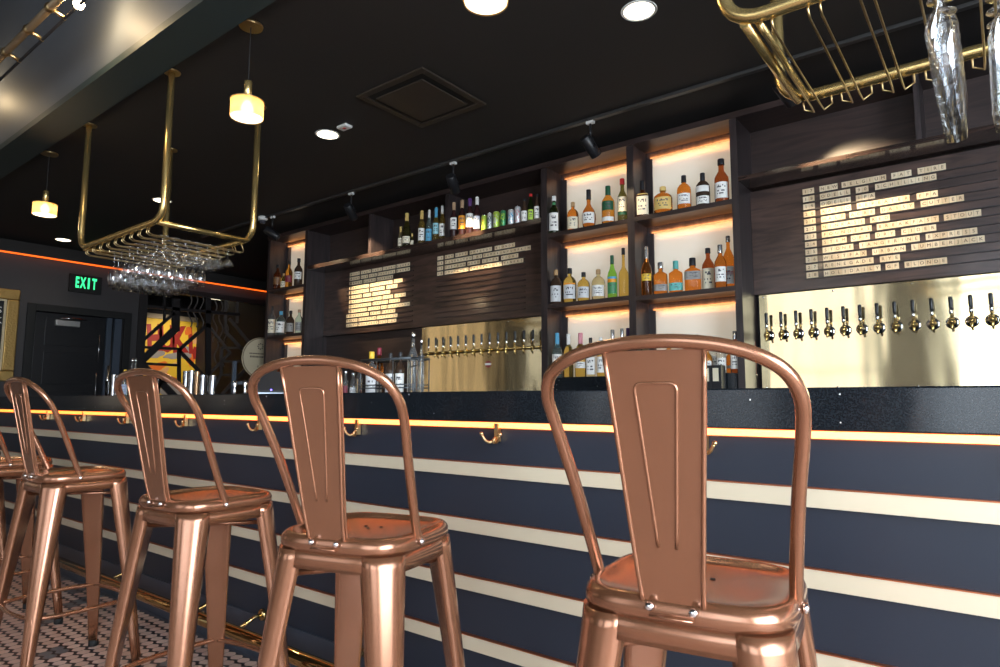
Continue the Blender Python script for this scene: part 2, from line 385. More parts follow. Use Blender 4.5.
# ---------------------------------------------------------------- lattice screen towards the lobby
def L_(zx, zy, Ox=130, Oy=290, s_=5.51): return at(Ox+zx/s_, Oy+zy/s_, X=XL-.03)
M_lat = P('lattice_black_steel', (.022, .019, .019), .45)
M_lat2 = P('lattice_grey_steel', (.09, .075, .068), .5)
scn = empty('metal_screen', (0, 0, 0), 0, 'tall black geometric metal screen of straight and wavy bars in front of the lobby', 'partition screen')
def bar2(a, b_, w_, name='screen_bar', mat=M_lat, dx=.02):
    a = Vector(a); b_ = Vector(b_); dv = (b_-a); ln = dv.length; ang = math.atan2(dv.z, dv.y)
    M = Matrix.Translation(a) @ Matrix.Rotation(ang, 4, 'X')
    MB().box(-dx, dx, -w_*.3, ln+w_*.3, -w_/2, w_/2, M=M).build(name, mat, scn)
bar2(Vector((XL-.03, 4.47, 0)), Vector((XL-.03, 4.47, 2.86)), .12, 'screen_post', dx=.06)
bar2(Vector((XL-.03, 6.60, 0)), Vector((XL-.03, 6.60, 2.86)), .08, 'screen_post', dx=.06)
bar2(Vector((XL-.03, 4.45, 2.82)), Vector((XL-.03, 6.65, 2.82)), .08, 'screen_rail', dx=.05)
for a, b_, w_ in (((75, 90), (600, 135), .05), ((75, 380), (250, 215), .11), ((252, 215), (252, 60), .12), ((190, 165), (190, 30), .03), ((75, 275), (240, 130), .045),
                  ((75, 315), (270, 325), .04), ((75, 405), (270, 415), .04), ((120, 500), (270, 510), .04), ((270, 325), (270, 520), .05), ((75, 420), (170, 510), .10), ((170, 510), (300, 640), .10),
                  ((270, 330), (430, 190), .05), ((272, 335), (410, 478), .05), ((430, 40), (430, 480), .09)):
    bar2(L_(*a), L_(*b_), w_)
for a, b_, w_ in (((432, 195), (550, 345), .04), ((550, 345), (420, 480), .04)): bar2(L_(*a), L_(*b_), w_, mat=M_lat2)
Lb = lambda x, y: L_(x, y, 130, 270, 4.767)
for a, b_, w_ in (((455, 120), (455, 295), .04), ((455, 295), (560, 405), .05), ((475, 235), (600, 385), .05), ((510, 120), (510, 250), .04), ((435, 370), (600, 372), .035),
                  ((440, 435), (580, 437), .035), ((440, 500), (530, 502), .035), ((435, 370), (433, 495), .04), ((433, 495), (400, 560), .04), ((560, 460), (440, 590), .05)):
    bar2(Lb(*a), Lb(*b_), w_, mat=M_lat2)
def wavy(x0, za, zb, ph=0, amp=11):
    pts = []
    for k in range(25):
        t = k/24; pts.append(L_(x0 + amp*math.sin(ph + t*(zb-za)/125*2*math.pi), za+(zb-za)*t))
    MB().tube(pts, .011, 6).build('wavy_rod', M_lat2, scn)
for x in (330, 362, 394): wavy(x, 25, 205)
for x in (468, 500, 530): wavy(x, 60, 285)
for x in (475, 507): wavy(x, 285, 425, .6)
# lobby: pale door frame uprights seen through the screen, lobby lamp, poster
struct(MB().box(-12.6, -12.5, at(246, 300, X=-12.5).y, at(250, 300, X=-12.5).y, 0, 2.9).box(-12.6, -12.5, at(253.5, 300, X=-12.5).y, at(258, 300, X=-12.5).y, 0, 2.9).build('trim_12', P('lobby_frame_grey', (.10, .12, .16), .5)))
px_ = at(214, 298, X=-12.2)
e = empty('lobby_ceiling_light', (px_.x, px_.y, px_.z), 0, 'small warm strip light glowing in the lobby behind the screen', 'lamp')
MB().box(-.04, .04, -.17, .17, -.015, .02).build('housing', M_ceilingframe, e)
MB().box(-.035, .035, -.155, .155, -.022, -.0155).build('lens', M_disc, e)
MB().box(-.012, .012, -.012, .012, .02, ZC-px_.z).build('drop_rod', M_ceilingframe, e)
l = bpy.data.lights.new('poster_fill_light', 'SPOT'); l.energy = 130; l.color = (1, .9, .75); l.spot_size = math.radians(62); l.spot_blend = .6; l.shadow_soft_size = .1  # added spot to brighten the poster, has no fitting
lo = bpy.data.objects.new('poster_fill_light', l); COL.objects.link(lo); lo.location = (-11.6, 6.0, 2.95); lo.rotation_euler = Vector((0, 0, -1)).rotation_difference(Vector((-1.67, .15, -1.1)).normalized()).to_euler()
# poster
XP = -13.27
q = lambda x, y: at(x, y, X=XP)
pe = empty('framed_poster', (XP, 0, 0), 0, 'yellow and red vintage poster in a pale frame hanging in the lobby behind the screen', 'poster')
ya, yb_, za, zb = q(145, 320).y, q(204, 326).y, q(203, 402).z, q(180, 321).z
MB().box(-.02, .012, ya, yb_, za, zb).build('poster_sheet', P('poster_yellow', (.80, .50, .035), .5), pe)
fr = MB(); t_ = .10
for a, bq, c, dq in ((ya-t_, yb_+t_, zb, zb+t_), (ya-t_, yb_+t_, za-t_, za), (ya-t_, ya, za, zb), (yb_, yb_+t_, za, zb)): fr.box(-.025, .03, a, bq, c, dq)
fr.build('poster_frame', P('poster_frame_tan', (.42, .33, .22), .5), pe, bevel=.01)
W_, H_ = yb_-ya, zb-za
for i, ch in enumerate('HUKI'):
    g = inst('letter', glyph_mesh(ch, .70, P('poster_red', (.33, .02, .012), .5), .035), pe, (.016, ya+W_*(.17+.20*i), za+H_*.75)); g.rotation_euler = (math.pi/2, 0, math.pi/2); g.scale = (.62, 1.0, 2); g.rotation_euler = (math.pi/2, -.1, math.pi/2)
def blob(cy, cz, ry, rz_, mat, dx, n=14, a0=0, sd=1):
    rnd = random.Random(sd); ring = []
    for k in range(n):
        a = 2*math.pi*k/n; f_ = rnd.uniform(.7, 1.2); ring.append((cy+ry*f_*math.cos(a)*math.cos(a0)-rz_*f_*math.sin(a)*math.sin(a0), cz+rz_*f_*math.sin(a)*math.cos(a0)+ry*f_*math.cos(a)*math.sin(a0)))
    m = MB(); vs = [(dx, y, min(max(z, za+.01), zb-.01)) for y, z in ring]+[(0, y, min(max(z, za+.01), zb-.01)) for y, z in ring]
    m.add(vs, [tuple(range(n))]+[(i, (i+1) % n, n+(i+1) % n, n+i) for i in range(n)]); return m.build('printed_shape', mat, pe)
M_or = P('poster_orange', (.75, .16, .02), .5); M_gy = P('poster_grey', (.30, .27, .25), .5); M_sk = P('poster_tan', (.72, .38, .16), .5); M_rd = P('poster_red', (.33, .02, .012), .5); M_dk = P('poster_dark', (.07, .03, .03), .5)
for i, (cy, cz, ry, rz_, mt, a0) in enumerate(((.2, .40, .2, .05, M_or, .5), (.38, .26, .22, .08, M_or, -.4), (.28, .33, .16, .05, M_sk, .6), (.50, .14, .25, .09, M_gy, 0), (.8, .55, .08, .10, M_or, 0), (.72, .60, .09, .07, M_gy, .4),
        (.88, .62, .07, .08, M_rd, 0), (.86, .80, .07, .08, M_sk, 0), (.9, .12, .1, .12, M_dk, 0), (.15, .2, .12, .1, M_dk, .3), (.55, .46, .10, .02, M_sk, .2), (.72, .88, .06, .05, M_or, 0), (.18, .57, .18, .04, M_gy, .1), (.5, .56, .2, .035, M_gy, .05))):
    blob(ya+W_*cy, za+H_*cz, W_*ry, H_*rz_*1.2, mt, .014+.0006*i, a0=a0, sd=i)

# ================================================================== THE BAR
BX0, BX1 = -9.2, 3.1
bar = empty('bar_counter', (0, 0, 0), 0, 'long black granite topped bar with navy front and pale metal stripes', 'bar counter')
MB().box(BX0, BX1, YB, 2.36, .974, 1.070).build('countertop', M_granite, bar, bevel=.004)
MB().box(BX0, BX1, YB+.012, 2.30, .16, .955).build('front_panel', M_bar, bar)
MB().box(BX0, BX1, YB+.004, 2.28, .0, .165).build('plinth', P('plinth_navy', (.04, .046, .062), .3), bar)
MB().box(BX0, BX1, YB-.001, YB+.05, .9575, .9735).build('light_channel', M_led, bar)
for k in range(4):
    zt = 1.032 - (.117+.110*k)*YB
    MB().box(BX0, BX1, YB, YB+.02, zt-.041, zt).build('metal_stripe', M_stripe, bar, bevel=.001)
    MB().box(BX0, BX1, YB-.002, YB+.02, zt+.0002, zt+.0028).build('stripe_edge', M_copperedge, bar)
# foot rail
YR, ZR = 1.46, .138
fr_ = empty('foot_rail', (0, 0, 0), 0, 'polished brass foot rail running along the base of the bar', 'foot rail')
MB().tube([(BX0, YR, ZR), (BX1, YR, ZR)], .025, 20).build('rail_tube', M_rail, fr_)
for px in (134, 218, 262): 
    x = at(px, 617 if px == 262 else (604 if px == 218 else 569), Y=YB).x
    o = MB().tube([(x, YB+.02, .176), (x, YB-.03, .176), (x, YR+.012, ZR+.008)], .008, 8).lathe([(.001, .012), (.02, .012), (.026, 0)], 14, mi=0, M=Matrix.Translation((x, YB+.004, .176)) @ Matrix.Rotation(math.pi/2, 4, 'X'))
    o.build('rail_bracket', M_rail, fr_)
for k in range(4):
    x = at(262, 617, Y=YB).x + .64*(k+1)*1.0
    MB().tube([(x, YB+.02, .176), (x, YB-.03, .176), (x, YR+.012, ZR+.008)], .008, 8).lathe([(.001, .012), (.02, .012), (.026, 0)], 14, M=Matrix.Translation((x, YB+.004, .176)) @ Matrix.Rotation(math.pi/2, 4, 'X')).build('rail_bracket', M_rail, fr_)
# purse hooks
def hook_mesh():
    m = MB()
    m.box(-.007, .007, -.004, .012, -.028, .026)
    for s_ in (-1, 1):
        m.tube(catmull([(s_*.002, -.004, -.020), (s_*.012, -.018, -.030), (s_*.024, -.026, -.024), (s_*.034, -.030, -.008)], 5), [.0042]*15+[.0045], 8)
        m.lathe([(.0005, -.006), (.0048, -.004), (.0062, 0), (.0048, .004), (.0005, .006)], 10, c=(s_*.036, -.030, -.005))
    m.tube([(0, -.002, -.012), (0, -.014, -.020), (0, -.016, -.034)], .004, 8)
    return m.mesh('coat_hook', [M_brassdull])
hm = hook_mesh()
hx = [-4.997, -4.402, -3.806, -3.159, -2.522, -1.885, -1.235, -.591, .055]
hl = ['leftmost in view beneath the bar edge near the far stool', 'second from the left under the bar edge', 'third from the left behind the second nearest back', 'under the bar edge right of the third stool from the right', 'under the bar edge left of the large second stool', 'under the bar edge behind the second nearest stool back', 'under the bar edge between the two nearest stools', 'under the bar edge behind the nearest stool', 'rightmost under the bar edge at the picture border']
for x, l in zip(hx, hl):
    o = inst('coat_hook', hm, None, (x, YB-.003, .945)); tag(o, 'brass double coat hook '+l, 'hook', 'coat hooks under the bar edge')

# ================================================================== BACK BAR
ux = [(-7.33, -7.285), (-6.555, -6.505), (-3.129, -3.066), (-2.300, -2.240), (-1.476, -1.426), (1.9, 1.95)]
ZT = 3.09
bb = empty('back_bar_shelving', (0, 0, 0), 0, 'tall dark walnut back bar shelving with backlit bottle bays', 'shelving unit')
for a, c in ux: MB().box(a, c, S, SB+.05, .9, ZT).build('upright', M_woodv, bb)
MB().box(-7.33, 1.95, S-.015, SB+.05, ZT, ZT+.045).build('crown', M_wood, bb)
MB().box(-7.33, 1.95, SB+.03, SB+.049, 1.84, ZT).build('back_board', M_wood, bb)
def shelf(a, c, z, t=.036, mat=M_wood): return MB().box(a, c, S+.002, SB+.03, z-t, z).build('shelf', mat, bb)
ZA, ZBm, ZL = 2.490, 1.872, 2.652
bays = [(-7.285, -6.555, 2.445, 1.862), (-3.066, -2.300, 2.497, 1.880), (-2.240, -1.476, 2.500, 1.868)]
for a, c, zA, zB in bays:
    for z in (zA, zB): shelf(a, c, z)
    for z0, z1 in ((1.13, zB-.036), (zB, zA-.036), (zA, ZT)):
        # backlit panel behind a dark lip on the top and both sides, amber LED strip behind the top lip
        MB().box(a, c, SB+.006, SB+.02, z0, z1).build('lit_panel', M_panel, bb)
        MB().box(a, c, SB-.070, SB-.058, z1-.055, z1).build('top_lip', M_woodv, bb)
        MB().box(a, a+.055, SB-.070, SB-.058, z0, z1-.055).build('side_lip', M_woodv, bb)
        MB().box(c-.03, c, SB-.070, SB-.058, z0, z1-.055).build('side_lip', M_woodv, bb)
        MB().box(a+.03, c-.03, SB-.050, SB-.030, z1-.012, z1-.004).build('led_strip', M_bayled, bb)
        MB().box(a+.06, c-.04, SB-.012, SB-.002, z0+.001, z0+.004).build('led_strip', M_bayled, bb)
        # light under the shelf, washing the wood
        lt = bpy.data.lights.new('bay_light', 'AREA'); lt.shape = 'RECTANGLE'; lt.size = (c-a)*.9; lt.size_y = .03; lt.energy = 2.2; lt.color = (1, .42, .12)
        lo = bpy.data.objects.new('bay_light', lt); COL.objects.link(lo); lo.location = ((a+c)/2, SB-.074, z1-.052); lo.rotation_euler = (math.radians(180-38), 0, 0)
        lo.parent = bb
# long section
shelf(-6.505, -3.129, ZL, .045, M_shelfgloss)
for x in (-5.39, -4.25): MB().box(x-.02, x+.02, S+.002, SB+.03, ZL, ZT).build('divider', M_woodv, bb)
shelf(-1.426, 1.9, ZL, .030, M_shelfgloss)
MB().box(-.345, -.315, S+.002, SB+.03, ZL, ZT).build('divider', M_woodv, bb)
MB().box(-6.505, -4.87, SB+.02, SB+.05, 1.13, 1.83).build('lower_panel', M_wood, bb)
# menu boards
YT = 4.868                                        # face of the menu boards
TH = .042
def board(x0, x1, label):
    e = empty('menu_board', (0, 0, 0), 0, label, 'menu board')
    MB().box(x0, x1, YT, SB+.029, 1.832, 2.606).build('board_panel', M_board, e)
    return e
mb1 = board(-6.504, -3.131, 'wide dark walnut board with rails of letter tiles above the left brass tap panel')
mb2 = board(-1.425, 1.899, 'dark walnut menu board with twelve full rows of letter tiles above the right brass panel')
def rail(e, x0, x1, z): MB().box(x0, x1, YT-.012, YT+.001, z-.007, z-.0005).build('tile_rail', M_woodv, e)
tile_m = {}
def tile_mesh(w_):
    k = round(w_, 4)
    if k not in tile_m: tile_m[k] = MB().box(-w_/2+.0006, w_/2-.0006, -.004, 0, 0, TH).mesh('letter_tile', [M_tile])
    return tile_m[k]
def m_tile():
    m, nt, b = new_mat('maple_tile'); L = nt.links.new
    oi = nt.nodes.new('ShaderNodeObjectInfo'); r = nt.nodes.new('ShaderNodeValToRGB')
    r.color_ramp.elements[0].color = (.64, .48, .29, 1); r.color_ramp.elements[1].color = (.78, .65, .45, 1)
    L(oi.outputs['Random'], r.inputs[0]); L(r.outputs[0], b.inputs['Base Color']); b.inputs['Roughness'].default_value = .5
    return m
M_tile = m_tile()
M_letter = P('tile_print_brown', (.10, .05, .03), .6)
ORD = ['first', 'second', 'third', 'fourth', 'fifth', 'sixth', 'seventh', 'eighth', 'ninth', 'tenth', 'eleventh', 'twelfth', 'thirteenth', 'fourteenth', 'fifteenth', 'sixteenth', 'seventeenth', 'eighteenth', 'nineteenth', 'twentieth', 'twenty-first', 'twenty-second', 'twenty-third', 'twenty-fourth', 'twenty-fifth', 'twenty-sixth', 'twenty-seventh', 'twenty-eighth', 'twenty-ninth', 'thirtieth', 'thirty-first']
def mark_mesh(k):
    key = ('mark', k)
    if key in GLY: return GLY[key]
    rnd = random.Random(k); m = MB(); h = .011
    for _ in range(3):
        if rnd.random() < .5: x = rnd.uniform(-.007, .005); m.box(x, x+.0028, -h, h, -.0006, .0006)
        else: z = rnd.uniform(-h, h-.003); m.box(-.006, .006, z, z+.0028, -.0006, .0006)
    GLY[key] = m.mesh('lettering', [M_letter]); return GLY[key]
def tile_row(words_, xs, z, pitch, gap, rowname, group, xnum, num):
    i = 0
    def put(ch, x):
        nonlocal i
        t = inst('letter_tile', tile_mesh(pitch), None, (x+pitch/2, YT-.001, z))
        kind = ('reading '+ch) if ch != '*' else 'with blurred print'
        tag(t, 'pale wooden tile %s, %s in the %s' % (kind, ORD[i], rowname), 'letter tile', group)
        me = glyph_mesh(ch, .030, M_letter) if ch != '*' else mark_mesh(i)
        g = inst('letter', me, t, (0, -.0048, TH*.5)); g.rotation_euler = UPRIGHT
        i += 1
    for k, ch in enumerate(num): put(ch, xnum+pitch*k)
    for wd, x0 in zip(words_, xs):
        x = x0
        for ch in wd: put(ch, x); x += pitch
def xr(zx, zy=300, ox=800, oy=150, s_=4.94): return at(ox+zx/s_, oy+zy/s_, Y=YT).x
rows_r = [('17', 'NEW BELGIUM FAT TIRE', (97, 205, 450, 580)), ('18', 'ODELL 90 SCHILLING', (97, 275, 370)), ('19', 'ODELL IPA', (97, 275)), ('20', 'RATIO REPEATER EPA', (100, 280, 575)),
 ('21', 'HALF ACRE DAISY CUTTER', (103, 243, 396, 594)), ('22', 'NINKASI RED', (103, 345)), ('23', 'FOUNDERS BREAKFAST STOUT', (105, 378, 708)), ('24', 'STEM OFF DRY CIDER', (110, 250, 370, 498)),
 ('25', 'STONE TANGERINE EXPRESS', (110, 292, 618)), ('26', 'WESTFAX URBAN LUMBERJACK', (112, 355, 547)), ('27', 'RENEGADE RYE', (113, 392)), ('28', 'HOLIDAILY GF BLONDE', (116, 420, 513))]
ZTOP = 2.553
for r_, (num, txt, sx_) in enumerate(rows_r):
    z = ZTOP - TH - r_*.0546
    rail(mb2, -1.075, .035, z)
    sly = 195+r_*37
    words_ = txt.split(); xs = []; x = -.948
    p_ = .0381
    for wd, sx0 in zip(words_, sx_):
        xm = at(800+sx0/4.94, 150+(sly-.17*sx0)/4.94, Y=YT).x
        x = max(x, xm) if xs else -.951
        xs.append(x); x += len(wd)*p_ + .006
    tile_row(words_, xs, z, p_, .02, ('row numbered '+['seventeen', 'eighteen', 'nineteen', 'twenty', 'twenty-one', 'twenty-two', 'twenty-three', 'twenty-four', 'twenty-five', 'twenty-six', 'twenty-seven', 'twenty-eight'][r_]+' of the right board'), 'letter tiles on the right menu board', -1.062, num)
rows_m = [('13', 'DRY DOCK APRICOT BLONDE', (152, 258, 400, 650)), ('14', '**GURITAS LAS PUMPKIN PUMPKIN', (152, 430, 535, 738)), ('15', '*****ON HERO SUPER EIGHT', (150, 378, 525, 715)), ('16', '*OOTLIN* GRAPEFRUIT YANKEE', (150, 400, 730))]
for r_ in range(12):
    z = ZTOP + .002 - TH - r_*.0546
    rail(mb1, -4.63, -3.49, z)
    if r_ < 4:
        num, txt, sx_ = rows_m[r_]; xs = []; x = -9
        for wd, sx0 in zip(txt.split(), sx_):
            xm = at(430+sx0/10, 230+(245+57*r_-.18*sx0)/10, Y=YT).x; x = max(x, xm); xs.append(x); x += len(wd)*.0405+.004
        tile_row(txt.split(), xs, z, .0405, .02, 'row numbered '+['thirteen', 'fourteen', 'fifteen', 'sixteen'][r_]+' of the middle rails', 'letter tiles on the middle rails', -4.617, num)
# left rails: too small to read, one object of many tiles
rows_l = [(75,133,142,208,215,282,288,372,380,468), (75,133,142,188,195,228,232,247,253,370,380,468), (70,150,160,240,248,355), (70,195,203,352,362,420), (70,193,203,300,313,385), (70,147,157,210,218,337),
 (70,210,212,280,287,355,367,440), (70,210,220,322,330,402), (70,180,188,268,275,313,320,390,392,467), (70,193,203,272,280,370), (70,118,125,240,247,385), (70,118,125,255,260,315,320,378)]
lt_ = MB(); rnd = random.Random(3)
for r_, ext in enumerate(rows_l):
    z = ZTOP - .0 - TH - r_*.0546
    rail(mb1, -6.09, -4.97, z)
    spans = [(-6.03+(0 if r_ < 9 else -.04), -5.99)] + [(at(340+ext[i]/6.67, 272-ext[i]*.03+r_*4.9, Y=YT).x, at(340+ext[i+1]/6.67, 272-ext[i+1]*.03+r_*4.9, Y=YT).x) for i in range(0, len(ext), 2)]
    for a, c in spans:
        n = max(1, round((c-a)/.040)); wd = (c-a)/n
        for k in range(n):
            x = a+wd*k
            lt_.box(x+.0006, x+wd-.0006, YT-.005, YT-.001, z, z+TH)
            for _ in range(3):
                if rnd.random() < .5: xx = x+wd*rnd.uniform(.3, .6); lt_.box(xx, xx+.003, YT-.0058, YT-.0051, z+.011, z+.031, 1)
                else: zz = z+rnd.uniform(.011, .028); lt_.box(x+wd*.3, x+wd*.7, YT-.0058, YT-.0051, zz, zz+.003, 1)
tag(lt_.build('letter_tiles', [P('maple_tile_plain', (.78, .64, .43), .5), M_letter]), 'block of pale wooden letter tiles on the left rails of the wide walnut board', 'letter tiles', kind='stuff')

# back counter
bc = empty('back_counter', (0, 0, 0), 0, 'black granite topped counter beneath the walnut shelving', 'counter')
MB().box(-8.2, -7.34, 4.948, 5.6, 1.085, 1.128).build('return_worktop', M_granite, bc, bevel=.003)
MB().box(-8.15, -7.34, 4.94, 5.55, .0, 1.085).build('return_cabinet', M_wood, bc)
MB().box(-8.2, 1.95, 4.25, 4.948, 1.085, 1.128).build('worktop', M_granite, bc, bevel=.003)
MB().box(-8.15, 1.95, 4.30, 4.94, .0, 1.085).build('cabinet', M_wood, bc)
for a, c, l in ((-3.066, -2.30, 'black speckled stone riser under the bottles of the left lit bay'), (-2.06, -1.476, 'black speckled stone riser under the bottles of the right lit bay'), (-7.28, -6.56, 'black speckled stone riser under the bottles of the far narrow bay')):
    o = MB().box(a+.004, c-.004, 4.53, 4.86, 1.1285, 1.248).build('bottle_riser', M_granite, bevel=.003); tag(o, l, 'riser')

# brass backsplashes
def splash(x0, x1, label):
    e = empty('brass_tap_panel', (0, 0, 0), 0, label, 'tap panel')
    MB().box(x0, x1, SB, SB+.012, 1.13, 1.828).build('brass_sheet', M_brasspanel, e)
    sc_ = MB()
    n = int((x1-x0)/.45)
    for k in range(n+1):
        for z in (1.15, 1.812):
            x = x0+.03+(x1-x0-.06)*k/n; sc_.lathe([(.007, 0), (.005, .003), (.0005, .004)], 8, M=Matrix.Translation((x, SB-.0005, z)) @ Matrix.Rotation(math.pi/2, 4, 'X'))
    sc_.build('screw', M_chrome, e); return e
# (screws are small repeated heads, one part)
s1 = splash(-4.86, -3.131, 'left polished brass panel behind the row of taps on one pipe')
s2 = splash(-1.40, 1.899, 'right polished brass panel mirroring the bright windows')
o = MB().lathe([(.034, 0), (.034, .006)], 20, M=Matrix.Translation((-3.955, SB, 1.41)) @ Matrix.Rotation(math.pi/2, 4, 'X')).build('badge', P('badge_red', (.25, .03, .03), .4), s1)
MB().box(-3.992, -3.918, SB-.0075, SB-.0062, 1.40, 1.42).build('badge_band', M_paper, s1)
M_handle = P('tap_handle_black', (.02, .022, .026), .28)
def tap_parts():
    T = {}
    R = Matrix.Rotation(math.pi/2, 4, 'X')
    T['flange'] = MB().lathe([(.037, 0), (.037, .006), (.030, .010), (.022, .011), (.022, .016), (.0005, .017)], 20, M=R).mesh('flange', [M_chrome])
    f = MB().lathe([(.011, .01), (.011, .045), (.017, .05), (.020, .06), (.017, .078), (.010, .086), (.0005, .09)], 14, M=R)
    f.tube([(0, -.062, .0), (0, -.068, -.02), (0, -.085, -.045)], [.011, .009, .007], 10)
    f.lathe([(.010, .008), (.012, .018), (.008, .026), (.006, .045)], 12, c=(0, -.062, 0))
    T['faucet'] = f.mesh('faucet', [M_brass])
    T['ferrule'] = MB().lathe([(.007, .045), (.011, .050), (.011, .078), (.007, .082)], 12, c=(0, -.062, 0)).mesh('ferrule', [M_chrome])
    T['handle'] = MB().lathe([(.009, .082), (.011, .088), (.0115, .12), (.0120, .150), (.010, .157), (.0005, .158)], 12, c=(0, -.062, 0)).mesh('handle', [M_handle])
    return T
TP = tap_parts()
def tap(x, z, label, group, flange=True):
    e = empty('beer_tap', (x, SB, z), 0, label, 'beer tap', group)
    for k, me in TP.items():
        if k == 'flange' and not flange: continue
        inst(k, me, e)
for k in range(20):
    x = -1.335*(4.838/4.83) + .0995*k
    if x > .35: break
    tap(x, 1.528+.0012*k, 'black handled brass tap, %s from the left on the right brass panel' % ORD[k], 'taps on the right brass panel')
for k in range(15):
    tap(-4.700+.1012*k, 1.545, 'black handled tap on the brass pipe, %s from the left end' % ORD[k], 'taps on the brass pipe', False)
o = MB().tube([(-4.86, SB-.035, 1.545), (-3.131, SB-.035, 1.545)], .014, 12).build('tap_manifold_pipe', M_brass); tag(o, 'horizontal brass pipe carrying fifteen taps across the left brass panel', 'pipe')

# ================================================================== BOTTLES
def glass_mat(key):
    c = dict(amber=(.95, .42, .07), gold=(1.0, .70, .18), pale=(1.0, .90, .55), clear=(.95, .98, .97), dark=(.05, .03, .02), redbrown=(.50, .13, .04), brown=(.78, .26, .05), green=(.35, .80, .12),
             dgreen=(.09, .14, .04), wine=(.03, .012, .012), olive=(.22, .20, .06), aqua=(.75, .95, .9), orange=(1.0, .33, .05))[key]
    solid = key in ('dark', 'wine')
    return P('glass_'+key, c, .06, trans=0 if solid else .93, ior=1.25)
PAL = dict(white=(.82, .81, .77), cream=(.80, .72, .54), black=(.015, .015, .018), gold=(.72, .50, .16), silver=(.62, .63, .64), green=(.05, .25, .10), dgreen=(.02, .10, .05), teal=(.12, .45, .42), red=(.62, .03, .03),
           orange=(.85, .33, .02), blue=(.10, .38, .60), greyblue=(.30, .36, .50), grey=(.30, .29, .27), yellow=(.85, .55, .05), pink=(.75, .30, .35), cork=(.45, .28, .13), maroon=(.22, .02, .04), cyan=(.30, .60, .68), lime=(.45, .65, .08), tan=(.50, .33, .20), purple=(.10, .04, .16), brown=(.2, .09, .03))
def paint(key, pre='label_'):
    met = key in ('silver',) and pre == 'cap_'
    return P(pre+key, PAL[key], .45 if not met else .25, .8 if met else 0)
PROF = {   # (radius fraction, height fraction); neck radius follows
 'liquor': [(.92, 0), (1, .02), (1, .56), (.93, .62), (.62, .70), (.36, .76), (.33, .80), (.33, .93)],
 'wine': [(.92, 0), (1, .02), (1, .52), (.95, .58), (.65, .66), (.42, .72), (.38, .78), (.38, .95)],
 'champ': [(.92, 0), (1, .02), (1, .40), (.93, .50), (.70, .62), (.45, .76), (.34, .86), (.36, .95)],
 'squat': [(.9, 0), (1, .03), (1, .55), (.92, .64), (.65, .72), (.30, .77), (.28, .80), (.28, .90)],
 'bulb': [(.62, 0), (.86, .05), (1, .22), (.98, .34), (.78, .46), (.42, .56), (.28, .62), (.27, .90)],
 'square': [(.95, 0), (1, .02), (1, .58), (.95, .62), (.55, .68), (.34, .71), (.32, .90)],
 'slim': [(.92, 0), (1, .02), (1, .50), (.88, .58), (.52, .68), (.34, .78), (.30, .92)],
 'tall': [(.92, 0), (1, .02), (1, .42), (.9, .50), (.45, .58), (.30, .62), (.27, .92)],
 'beer': [(.9, 0), (1, .03), (1, .55), (.85, .64), (.50, .76), (.42, .88), (.44, .96)],
 'carafe': [(.9, 0), (1, .02), (1, .62), (.92, .68), (.45, .72), (.40, .76), (.40, .84)],
}
